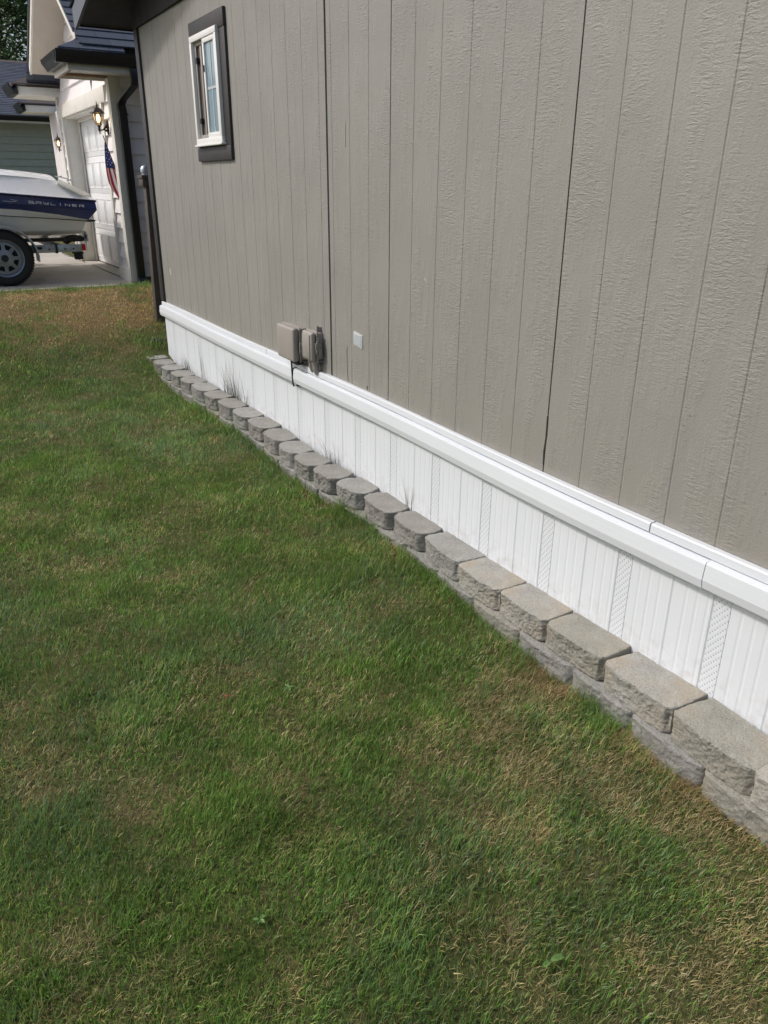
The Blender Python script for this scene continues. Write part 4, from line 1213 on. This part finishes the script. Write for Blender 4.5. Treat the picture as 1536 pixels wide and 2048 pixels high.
# ------------------------------------------------------------------ green house beyond
gz = thing('green_house', 'sage green lap sided house with dark shingle roof behind the boat', 'house', (2, 24.5, BZ))
mb = MB(); laps(mb, 'x', 24.5, -7.0, 6.0, BZ + 0.1, 3.30, 0.18, -1, t=0.032); mb.build('siding', M['green'], gz)
mb = MB(); mb.box(-7, 6, 24.515, 32, 0.4, 3.30); mb.build('wall', M['green'], gz)
mb = MB(); mb.box(-7.3, 6.3, 23.98, 24.5, 3.16, 3.18); mb.build('soffit', M['cream'], gz)
mb = MB(); mb.box(-7.3, 6.3, 23.96, 23.98, 3.155, 3.20); mb.build('fascia', M['cream'], gz)
mb = MB(); mb.prism([(23.958 - a, 3.20 + z) for a, z in gs], 0, -7.3, 6.3); mb.build('gutter', M['blackmetal'], gz, smooth=30)
mb = MB(); rows = []
RSG = 0.385
shingle_plane(mb, rows, (-7.4, 23.9, 3.30), (1, 0, 0), 13.8, (0, 1, RSG), 0.145, 34)
yr = 23.9 + 34 * 0.145 / math.sqrt(1 + RSG ** 2); zr = 3.30 + (yr - 23.9) * RSG
shingle_plane(mb, rows, (-7.4, yr + (yr - 23.9), 3.30), (1, 0, 0), 13.8, (0, -1, RSG), 0.145, 34)
o = mb.build('roof', M['sh1'], gz); rowattr(o, rows)
mb = MB(); mb.prism([(yr - 0.16, zr - 0.045), (yr, zr + 0.028), (yr + 0.16, zr - 0.045), (yr, zr + 0.01)], 0, -7.42, 6.42); mb.build('ridge_cap', M['sh2'], gz)
mb = MB()
for xx in (-7.0, 6.0): mb.prism([(24.5, 3.3), (yr, zr - 0.08), (2 * yr - 24.5, 3.3)], 0, xx - 0.01, xx + 0.01)
mb.build('gable_panel', M['green'], gz)

# ------------------------------------------------------------------ trees behind
def tree(label, x, y, h, rad, seed, mat, base=0.25, conifer=True):
    rnd = random.Random(seed); rs = np.random.RandomState(seed)
    t = thing('evergreen_tree' if conifer else 'leafy_tree', label, 'tree', (x, y, BZ - 0.1), 'trees behind the green house')
    b = MB(); z0 = BZ - 0.1
    pts = [(x + 0.12 * math.sin(i * 1.3 + seed), y + 0.10 * math.cos(i * 1.7 + seed), z0 + h * 0.95 * i / 8) for i in range(9)]
    b.tube(pts, [0.26 * (1 - i / 8.6) + 0.02 for i in range(9)], 9)
    limbs = []
    for k in range(46):
        f = base + (0.96 - base) * rnd.random()
        a = rnd.uniform(0, 2 * math.pi)
        rr_ = rad * ((1 - (f - base) / (1 - base)) ** 0.75 * 0.92 + 0.10) if conifer else rad * math.sqrt(max(0.06, 1 - ((f - 0.60) / 0.42) ** 2))
        rr_ *= rnd.uniform(0.7, 1.1)
        p0 = Vector((x, y, z0 + h * f)); p1 = p0 + Vector((math.cos(a) * rr_, math.sin(a) * rr_, rr_ * rnd.uniform(-0.25, 0.25) + (0.3 if not conifer else -0.1)))
        b.tube([p0, p0.lerp(p1, .5) + Vector((0, 0, .12)), p1], [0.06, 0.035, 0.012], 5)
        limbs.append((p0, p1))
    b.build('trunk', M['bark'], t, smooth=60)
    N_ = 210 if conifer else 260
    V = []; F = []; c = 0
    P = []
    for (p0, p1) in limbs:
        for _ in range(N_):
            s_ = 0.25 + 0.80 * rnd.random() ** 0.7
            sp = 0.30 + 0.30 * rad * 0.25
            q = p0.lerp(p1, s_) + Vector((rnd.gauss(0, sp * .8), rnd.gauss(0, sp * .8), rnd.gauss(0, sp * .5) - 0.05))
            P.append(q)
    P = np.array([tuple(p) for p in P], np.float32); n = len(P)
    d1 = rs.normal(size=(n, 3)); d1[:, 2] = d1[:, 2] * 0.5 - (0.35 if conifer else 0); d1 /= np.linalg.norm(d1, axis=1)[:, None]
    d2 = rs.normal(size=(n, 3)); d2 -= (d2 * d1).sum(1)[:, None] * d1; d2 /= np.linalg.norm(d2, axis=1)[:, None]
    L = rs.uniform(0.10, 0.22, n)[:, None]; W = L * (0.28 if conifer else 0.45)
    VV = np.stack([P - d1 * L * .5, P + d2 * W * .5, P + d1 * L * .5, P - d2 * W * .5], 1).astype(np.float32)
    me = bpy.data.meshes.new('crown'); me.vertices.add(4 * n); me.vertices.foreach_set('co', (VV - np.array([x, y, BZ - 0.1], np.float32)).ravel())
    me.loops.add(4 * n); me.loops.foreach_set('vertex_index', np.arange(4 * n, dtype=np.int32))
    me.polygons.add(n); me.polygons.foreach_set('loop_start', (np.arange(n) * 4).astype(np.int32)); me.update(calc_edges=True)
    me.materials.append(mat)
    o_ = bpy.data.objects.new('crown', me); col.objects.link(o_); o_.parent = t
tree('tall dark evergreen tree rising beside the cream gable soffit', 6.6, 35.5, 15, 2.6, 3, M['leafd'])
tree('lighter green bushy tree at the left edge above the shingle roof', 4.2, 34.2, 9.5, 2.3, 5, M['leafm'], 0.2, False)
tree('dark evergreen tree farthest left behind the green house roof', 3.0, 38.5, 16, 2.9, 8, M['leafd'])

# ------------------------------------------------------------------ boat on its trailer
CY = 11.80; BW = 1.30 / 0.905
boat = thing('motor_boat', 'cream and navy motor boat with BAYLINER lettering parked on a trailer', 'boat', (0, CY, 1.0))
stX = [2.0, 1.6, 1.2, 0.7, 0.1, -0.8, -1.7, -2.5, -3.1, -3.5]
def brd(x): return BW * 1.0 if x > -0.8 else BW * max(0.03, math.sqrt(max(0, 1 - ((-0.8 - x) / 2.72) ** 2)))
def g_z(x): return 1.607 - 0.081 * (x - 1.0)
def kn_z(x): return 1.506 - 0.081 * (x - 1.0)
def nv_z(x):
    return float(np.interp(x, [-3.5, -1, 0.2, 0.97, 1.39, 1.93, 2.1], [1.85, 1.62, 1.50, 1.447, 1.415, 1.313, 1.30]))
def ln_z(x): return 1.367 - 0.072 * (x - 1.0)
def ch_z(x): return 1.185 + (0.0 if x > 0 else 0.06 * x * x)
def ke_z(x): return 1.03 + (0.0 if x > -0.5 else 0.06 * (x + 0.5) ** 2)
def sect(x):
    k = brd(x)
    return dict(ke=(0.0, ke_z(x)), s1=(0.42 * k, ke_z(x) + .085), s2=(0.44 * k, ke_z(x) + .075), ch0=(0.74 * k, ch_z(x) - 0.035), ch=(0.79 * k, ch_z(x)), ln0=(0.845 * k, ln_z(x) - 0.004), ln=(0.852 * k, ln_z(x) + 0.002),
                nv=(0.875 * k, nv_z(x)), kn=(0.905 * k, kn_z(x)), gw=(0.900 * k, g_z(x)))
sternx = dict(ke=1.80, s1=1.82, s2=1.82, ch0=1.875, ch=1.882, ln0=1.925, ln=1.93, nv=1.945, kn=2.054, gw=2.045)
def loft(keys, both=True, cap=True):
    m_ = MB()
    for sgn in (-1, 1):
        vs = []; fs = []
        for i, x in enumerate(stX):
            s_ = sect(x)
            for k in keys:
                b_, z = s_[k]
                if i == 0:
                    xx = sternx[k]; z = sect(xx)[k][1]
                else: xx = x
                vs.append((xx, CY + sgn * b_, z))
        n = len(keys)
        for i in range(len(stX) - 1):
            for j in range(n - 1): fs.append((i * n + j, i * n + j + 1, (i + 1) * n + j + 1, (i + 1) * n + j))
        m_.add(vs, fs)
    return m_
hull = loft(['ke', 's1', 's2', 'ch0', 'ch', 'ln0', 'ln', 'nv'])
# transom
ks = ['ke', 's1', 's2', 'ch0', 'ch', 'ln0', 'ln', 'nv', 'kn', 'gw']
tv = []
for sgn in (-1, 1):
    for k in ks: tv.append((sternx[k] - 0.001, CY + sgn * sect(sternx[k])[k][0], sect(sternx[k])[k][1]))
n = len(ks)
hull.add(tv, [(i, i + 1, n + i + 1, n + i) for i in range(n - 1)])
hull.build('hull', M['gel'], boat, smooth=25)
loft(['nv', 'kn', 'gw']).build('navy_band', M['navy'], boat, smooth=20)
# rub rail
mb = MB()
for sgn in (-1, 1):
    mb.tube([(2.055, CY + sgn * 1.302, g_z(2.05))] + [(x, CY + sgn * (sect(x)['gw'][0] + .006), g_z(x)) for x in stX[1:]], 0.013, 8)
mb.build('rub_rail', M['navy2'], boat, smooth=50)
mb = MB()
for sgn in (-1, 1):
    mb.tube([(x if i else 1.935, CY + sgn * (sect(x)['ln'][0] + .001), ln_z(x)) for i, x in enumerate(stX)], 0.005, 5)
    mb.tube([(x if i else 2.05, CY + sgn * (sect(x)['kn'][0] + .001), kn_z(x)) for i, x in enumerate(stX)], 0.004, 5)
mb.build('hull_crease', M['navy2'], boat)
# deck and coaming
def deck_prof(x):
    gz_ = g_z(x) + 0.012
    cz = float(np.interp(x, [-3.4, -1.5, 0.0, 1.04, 1.60, 1.80, 2.0, 2.03], [2.02, 1.98, 1.86, 1.80, 1.775, 1.70, 1.60, 1.555]))
    k = brd(x)
    return [(0.900 * k, gz_), (0.885 * k, gz_ + 0.015), (0.80 * k, cz - 0.02), (0.765 * k, cz), (0.55 * k, cz + 0.012), (0.0, cz + 0.03)]
dx_ = [2.04, 2.0, 1.9, 1.8, 1.7, 1.6, 1.3, 1.0, 0.5, 0, -0.8, -1.7, -2.5, -3.1, -3.45]
mb = MB()
for sgn in (-1, 1):
    vs = []; fs = []
    for x in dx_:
        for (b_, z) in deck_prof(x): vs.append((x, CY + sgn * b_, z))
    n = 6
    for i in range(len(dx_) - 1):
        for j in range(n - 1): fs.append((i * n + j, i * n + j + 1, (i + 1) * n + j + 1, (i + 1) * n + j))
    fs.append(tuple(range(n)))
    mb.add(vs, fs)
mb.build('deck', M['gelw'], boat, smooth=25)
# cockpit cover: low white dome forward of the stern
mb = MB(); vs = []; fs = []
cxs = [1.66, 1.5, 1.3, 1.0, 0.6, 0.1, -0.5, -1.2, -1.6]
czs = [1.785, 1.805, 1.825, 1.848, 1.868, 1.885, 1.90, 1.96, 1.93]
for x, z in zip(cxs, czs):
    for j in range(13):
        t = -1 + 2 * j / 12
        vs.append((x, CY + 1.14 * t, (z - 0.035) + 0.05 * (1 - t ** 4) + 0.03 * (1 - t * t)))
for i in range(len(cxs) - 1):
    for j in range(12): fs.append((i * 13 + j, i * 13 + j + 1, (i + 1) * 13 + j + 1, (i + 1) * 13 + j))
mb.add(vs, fs); mb.add([(x, y, z - 0.03) for x, y, z in vs], [])
n0 = 0
for i in range(len(cxs) - 1):
    for e in (0, 12):
        a = i * 13 + e; b = (i + 1) * 13 + e; N2 = len(vs)
        mb.f.append((a, b, N2 + b, N2 + a))
for j in range(12): mb.f.append((j, j + 1, len(vs) + j + 1, len(vs) + j))
mb.build('cockpit_cover', M['gelw'], boat, smooth=50)
# raised quarter panel and shadow line under it, cleats and swim step
mb = MB()
a = [(1.655, CY - 1.203, 1.715), (1.68, CY - 1.170, 1.765), (2.02, CY - 1.19, 1.585), (1.91, CY - 1.272, 1.572)]
mb.add(a + [(x, y + 0.05, z - 0.03) for x, y, z in a], [(0, 1, 2, 3), (4, 7, 6, 5), (0, 3, 7, 4), (0, 4, 5, 1), (1, 5, 6, 2), (2, 6, 7, 3)])
v2 = [(x, y - 0.022 if i in (0, 3) else y - 0.012, z + 0.010) for i, (x, y, z) in enumerate(a)]
mb.v = []; mb.f = []
mb.add(v2 + [(x, y + 0.06, z - 0.02) for x, y, z in a], [(0, 1, 2, 3), (4, 7, 6, 5), (0, 3, 7, 4), (0, 4, 5, 1), (1, 5, 6, 2), (2, 6, 7, 3)])
mb.build('quarter_panel', M['gel'], boat, bevel=0.004)
mb = MB()
for x in (1.70, 1.80): mb.tube([(x, CY - 1.00, 1.79 - (x - 1.7) * .4), (x + 0.05, CY - 1.00, 1.80 - (x - 1.7) * .4)], 0.008, 6)
mb.tube([(1.66, CY - 1.12, 1.80), (1.78, CY - 1.10, 1.775), (1.86, CY - 1.10, 1.735)], 0.007, 6)
mb.build('stern_rail', M['galv'], boat)
mb = MB(); mb.box(1.93, 2.04, CY - 1.20, CY - 0.95, 1.285, 1.305); mb.build('swim_step', M['rubber'], boat, bevel=0.004)
# letters B A Y L I N E R as wide strokes on the navy band
def letters():
    q = MB()
    H_ = 0.024; W_ = 0.050; s = 0.0052
    G = {'B': [(0, 0, 0, 1), (0, 1, .9, 1), (0, .5, 1, .5), (0, 0, 1, 0), (1, 0, 1, .5), (.9, .5, .9, 1)],
         'A': [(0, 0, 0, .85), (0, 1, 1, 1), (1, 0, 1, 1), (0, .45, 1, .45)],
         'Y': [(0, .5, 0, 1), (0, .5, 1, .5), (1, 0, 1, 1), (.1, 0, 1, 0)],
         'L': [(0, 0, 0, 1), (0, 0, 1, 0)], 'I': [(.5, 0, .5, 1)],
         'N': [(0, 0, 0, 1), (0, 1, 1, 0), (1, 0, 1, 1)],
         'E': [(0, 0, 0, 1), (0, 1, 1, 1), (0, .5, 1, .5), (0, 0, 1, 0)],
         'R': [(0, 0, 0, 1), (0, 1, 1, 1), (1, .5, 1, 1), (0, .5, 1, .5), (.55, .5, 1, 0)]}
    word = 'BAYLINER'; x0 = 1.297; pitch = (1.905 - 1.297 - W_) / 7
    for i, ch in enumerate(word):
        ox = x0 + i * pitch
        for k, (a, b, c, d) in enumerate(G[ch]):
            xa, xb = ox + a * W_, ox + c * W_
            base = lambda x: kn_z(x) + 0.022
            za, zb = base(xa) + b * H_, base(xb) + d * H_
            yy = CY - 1.302 - 0.0003 * k
            if abs(xa - xb) < 1e-6: za -= s * .5; zb += s * .5
            q.bar((xa, yy, za), (xb, yy, zb), 0.004, s)
            if abs(xa - xb) < 1e-6:
                q.v = q.v[:-8]; q.f = q.f[:-6]
                q.box(xa - s * .6, xa + s * .6, yy - 0.002, yy + 0.002, min(za, zb), max(za, zb))
    return q
letters().build('lettering', M['letter'], boat)
mb = MB()
for (xa, za, xb, zb) in ((1.02, 1.530, 1.13, 1.520), (1.13, 1.520, 1.18, 1.532), (1.10, 1.545, 1.16, 1.535), (1.04, 1.503, 1.10, 1.500), (1.34, 1.498, 1.37, 1.500)):
    mb.bar((xa, CY - 1.3025, za), (xb, CY - 1.3025, zb), 0.003, 0.0035)
mb.build('scroll_mark', M['letter'], boat)
# stern drive
mb = MB()
mb.prism([(1.70, 1.16), (1.86, 1.24), (1.99, 1.22), (1.97, 1.13), (1.88, 1.08), (1.83, 0.98), (1.76, 0.98), (1.72, 1.04)], 1, CY - 0.55, CY - 0.42)
mb.v = []; mb.f = []
mb.prism([(1.80, 1.30), (2.02, 1.26), (2.05, 1.18), (1.95, 1.12), (1.93, 1.00), (1.84, 0.95), (1.78, 1.02), (1.80, 1.14)], 1, CY - 0.09, CY + 0.09)
mb.prism([(1.78, 1.12), (1.84, 0.985), (2.06, 0.985), (2.10, 1.02), (2.06, 1.06), (1.90, 1.09)], 1, CY - 0.04, CY + 0.04)
od = mb.build('stern_drive', M['rubber'], boat, bevel=0.015)
mb = MB()
for k in range(3):
    a = 2 * math.pi * k / 3 + 0.5
    for_ = []
    for s_ in range(9):
        b_ = a - 0.55 + 1.1 * s_ / 8; r_ = 0.035 + 0.135 * math.sin(math.pi * s_ / 8) ** 0.6
        for_.append((2.10 + 0.03 * (s_ / 8 - .5), CY + math.cos(b_) * r_, 1.02 + math.sin(b_) * r_))
    n = len(for_)
    mb.add(for_ + [(x + 0.006, y, z) for x, y, z in for_], [tuple(range(n)), tuple(range(2 * n - 1, n - 1, -1))] + [(i, (i + 1) % n, n + (i + 1) % n, n + i) for i in range(n)])
mb.tube([(2.06, CY, 1.02), (2.14, CY, 1.02)], 0.032, 12)
mb.build('propeller', M['galv'], od)

tr = thing('boat_trailer', 'galvanised boat trailer with black tyre and red side light under the boat', 'trailer', (0.92, CY, BZ))
mb = MB()
for yy in (10.50, 13.02):
    mb.box(-1.6, 1.52, yy, yy + 0.075, 0.945, 1.035); mb.box(1.528, 1.82, yy + 0.003, yy + 0.073, 0.948, 1.032)
for xx in (-1.2, 0.3, 1.55): mb.box(xx, xx + 0.07, 10.577, 13.018, 0.955, 1.02)
mb.bar((-1.6, 10.55, 0.98), (-3.3, CY, 0.98), 0.07, 0.08); mb.bar((-1.6, 13.06, 0.98), (-3.3, CY, 0.98), 0.07, 0.08); mb.bar((-3.2, CY, 0.98), (-4.4, CY, 0.98), 0.08, 0.08)
mb.build('frame', M['galv'], tr, bevel=0.004)
mb = MB(); mb.box(1.512, 1.536, 10.494, 10.58, 0.936, 1.044); mb.box(1.27, 1.36, 10.488, 10.50, 0.985, 1.015); mb.build('bracket', M['rubber'], tr)
mb = MB()
for x in (1.44, 1.62, 1.72): mb.tube([(x, 10.503, 0.985), (x, 10.494, 0.985)], 0.010, 8)
mb.build('bolt', M['rubber'], tr)
for yy in (10.95, 12.55):
    mb = MB(); mb.box(-1.0, 1.72, yy, yy + 0.09, 1.045, 1.085); mb.build('bunk', M['fence'], tr)
mb = MB(); mb.box(1.822, 1.86, 10.49, 10.58, 0.960, 1.035); mb.build('side_light', M['red'], tr, bevel=0.004)
mb = MB(); mb.box(1.71, 1.83, 10.50, 10.60, 0.922, 0.944); mb.box(1.73, 1.82, 10.51, 10.60, 0.855, 0.92); mb.build('step_bracket', M['rubber'], tr, bevel=0.004)
mb = MB(); mb.tube([(1.58 + 0.18 * t / 8, 10.50, 0.94 - 0.045 * math.sin(math.pi * t / 8)) for t in range(9)], 0.003, 5); mb.build('wire', M['rubber'], tr)
mb = MB(); mb.tube([(0.92, 10.4, 0.88), (0.92, 13.2, 0.88)], 0.028, 10); mb.build('axle', M['rubber'], tr)
def wheel(yf, sgn):
    c = (0.92, yf, BZ + 0.312)
    m_ = MB(); Rr = 0.312; w = 0.195
    pf = [(0.205, 0.02), (0.215, 0.004), (0.262, -0.004), (0.292, 0.006), (0.306, 0.022), (0.311, 0.036), (0.311, w - .036), (0.300, w - .012), (0.262, w), (0.205, w - .02)]
    pf2 = []
    for r_, h_ in pf: pf2.append((r_, h_ * sgn))
    m_.lathe(pf2 + [pf2[0]], c, 1, 48)
    # tread blocks
    for k in range(60):
        a = 2 * math.pi * k / 60
        for hh in (0.05, 0.145):
            m_.obox((c[0] + math.cos(a) * 0.313, c[1] + hh * sgn, c[2] + math.sin(a) * 0.313), (math.cos(a), 0, math.sin(a)), (0, 1, 0), (-math.sin(a), 0, math.cos(a)), 0.005, 0.036, 0.011)
    t_ = m_.build('tyre', M['rubber'], tr, smooth=35)
    m_ = MB()
    m_.lathe([(0.208, 0.0), (0.210, 0.010 * sgn), (0.198, 0.016 * sgn), (0.188, 0.040 * sgn), (0.180, 0.052 * sgn), (0.176, 0.06 * sgn)], c, 1, 40)
    # disc with eight openings
    seg = 8
    for k in range(seg):
        a = 2 * math.pi * k / seg
        for (a0, a1, r0, r1) in ((a - 0.13, a + 0.13, 0.085, 0.178),):
            q = []
            for (aa, rr_) in ((a - 0.26, 0.085), (a + 0.26, 0.085), (a + 0.10, 0.178), (a - 0.10, 0.178)):
                q.append((c[0] + math.cos(aa) * rr_, c[1] + (0.028 if rr_ < 0.1 else 0.05) * sgn, c[2] + math.sin(aa) * rr_))
            m_.hull8(q, [(x, y + 0.008 * sgn, z) for x, y, z in q])
    m_.lathe([(0.150, 0.046 * sgn), (0.180, 0.050 * sgn)], c, 1, 40)
    m_.lathe([(0.0, 0.024 * sgn), (0.060, 0.022 * sgn), (0.095, 0.030 * sgn), (0.098, 0.038 * sgn)], c, 1, 32)
    for k in range(5):
        a = 2 * math.pi * k / 5; p = (c[0] + math.cos(a) * .057, c[1] + .022 * sgn, c[2] + math.sin(a) * .057)
        m_.tube([p, (p[0], p[1] - 0.016 * sgn, p[2])], 0.011, 6)
    m_.build('rim', simple('silver spoke rim', (0.26, 0.29, 0.33), 0.4, var=0.25, metal=0.6), t_, smooth=30)
    m_ = MB(); m_.lathe([(0.0, -0.028 * sgn), (0.030, -0.026 * sgn), (0.036, -0.01 * sgn), (0.040, 0.03 * sgn)], c, 1, 20); m_.build('hub', M['rubber'], t_, smooth=40)
    m_ = MB(); m_.lathe([(0.0, 0.075 * sgn), (0.205, 0.075 * sgn)], c, 1, 32); m_.build('drum', M['dark'], t_)
wheel(10.30, 1); wheel(13.32, -1)
def fender(ya, yb):
    m_ = MB(); pts = []
    for i in range(21):
        a = R(-8) + R(196) * i / 20
        pts.append((0.92 + math.cos(a) * 0.375, BZ + 0.312 + math.sin(a) * 0.355))
    inner = [(0.92 + (p[0] - 0.92) * 0.965, BZ + 0.312 + (p[1] - BZ - 0.312) * 0.965) for p in pts]
    vs = []
    for (x, z) in pts: vs += [(x, ya, z), (x, yb, z)]
    for (x, z) in inner: vs += [(x, ya, z), (x, yb, z)]
    n = len(pts); fs = []
    for i in range(n - 1):
        fs.append((2 * i, 2 * i + 1, 2 * i + 3, 2 * i + 2)); k = 2 * n
        fs.append((k + 2 * i, k + 2 * i + 2, k + 2 * i + 3, k + 2 * i + 1))
        fs.append((2 * i, 2 * i + 2, k + 2 * i + 2, k + 2 * i)); fs.append((2 * i + 1, k + 2 * i + 1, k + 2 * i + 3, 2 * i + 3))
    m_.add(vs, fs)
    m_.build('fender', M['galv'], tr, smooth=40)
fender(10.275, 10.51); fender(13.10, 13.34)

# ------------------------------------------------------------------ weeds
def clump(name, label, x, y, z, n, h, seed, spread=0.05, lean=0.5, mats=('blade', 'straw')):
    rnd = random.Random(seed)
    t = thing(name, label, 'weed', (x, y, z), 'tall weeds behind the edging blocks')
    for mi, mm in enumerate(mats):
        m_ = MB()
        for k in range(n if mi == 0 else max(1, n // 3)):
            a = rnd.uniform(0, 2 * math.pi); l_ = h * rnd.uniform(0.35, 1.0) * (1 if mi == 0 else 1.05)
            px, py = x + rnd.gauss(0, 0.006), y + rnd.gauss(0, spread)
            dx_2, dy_2 = -abs(math.cos(a)) * 0.4, math.sin(a)
            ln = lean * rnd.uniform(0.1, 1.0)
            w = rnd.uniform(0.0028, 0.0044) * (1 if mi == 0 else 0.7)
            prev = None; vs = []; fs = []
            for s_ in range(6):
                f = s_ / 5
                cx_, cy_, cz_ = px + dx_2 * l_ * ln * f * f, py + dy_2 * l_ * ln * f * f, z + l_ * f * (1 - 0.25 * ln * f)
                ww = w * (1 - f * 0.9)
                vs += [(cx_, cy_ - ww, cz_), (cx_ - ww * 0.7, cy_, cz_), (cx_, cy_ + ww, cz_)]
            for s_ in range(5):
                b_ = s_ * 3; fs += [(b_, b_ + 1, b_ + 4, b_ + 3), (b_ + 1, b_ + 2, b_ + 5, b_ + 4)]
            m_.add(vs, fs)
        m_.build('grass_blade' if mi == 0 else 'dry_stalk', M[mm], t)
clump('tall_weed', 'wispy grass weed leaning on the skirting by its far end', 1.985, 7.02, 0.12, 14, 0.22, 1, 0.10, 0.9)
clump('tall_weed', 'two tall thin stalks against the far skirting', 1.985, 6.55, 0.12, 4, 0.42, 2, 0.03, 0.15)
clump('tall_weed', 'thick tall grass tuft left of the utility boxes', 1.985, 5.78, 0.10, 34, 0.40, 3, 0.14, 0.6)
clump('tall_weed', 'curving grass weed in front of the middle skirting', 1.988, 4.02, 0.10, 10, 0.30, 4, 0.05, 0.9)
clump('tall_weed', 'two fine stalks standing behind the chipped tan block', 1.99, 3.17, 0.10, 4, 0.26, 5, 0.02, 0.3)

def rosette(label, x, y, n, r, seed, mat='weed'):
    rnd = random.Random(seed); z = gh(x, y) + 0.006; m_ = MB()
    for k in range(n):
        a = 2 * math.pi * k / n + rnd.uniform(-.3, .3); l_ = r * rnd.uniform(.7, 1.1); w = l_ * 0.24
        vs = []; fs = []
        for s_ in range(7):
            f = s_ / 6; ww = w * math.sin(math.pi * min(1, f * 0.92 + 0.06)) ** 0.8
            cx_, cy_, cz_ = x + math.cos(a) * l_ * f, y + math.sin(a) * l_ * f, z + 0.010 + 0.05 * l_ / .05 * f * (1 - f) * .6
            vs += [(cx_ - math.sin(a) * ww, cy_ + math.cos(a) * ww, cz_ + .003), (cx_, cy_, cz_), (cx_ + math.sin(a) * ww, cy_ - math.cos(a) * ww, cz_ + .003)]
        for s_ in range(6):
            b_ = 3 * s_; fs += [(b_, b_ + 1, b_ + 4, b_ + 3), (b_ + 1, b_ + 2, b_ + 5, b_ + 4)]
        m_.add(vs, fs)
    o_ = m_.build('broadleaf_weed' if mat == 'weed' else 'fallen_leaf', M[mat], smooth=70)
    tag(o_, label, 'weed' if mat == 'weed' else 'leaf')
rosette('single broad plantain leaf in the near lawn towards the right', 0.995, 0.896, 2, 0.036, 1)
rosette('small broadleaf weed in the near lawn left of the plantain leaf', 0.433, 1.345, 5, 0.020, 2)
rosette('tiny round leaf showing in the middle of the left lawn', 0.677, 2.686, 2, 0.022, 4)
rosette('small broadleaf weed in the mid lawn right of the red leaf', 0.889, 2.20, 4, 0.025, 5)
rosette('small fallen red leaf lying on the grass left of centre', 0.671, 2.255, 3, 0.016, 6, 'redleaf')
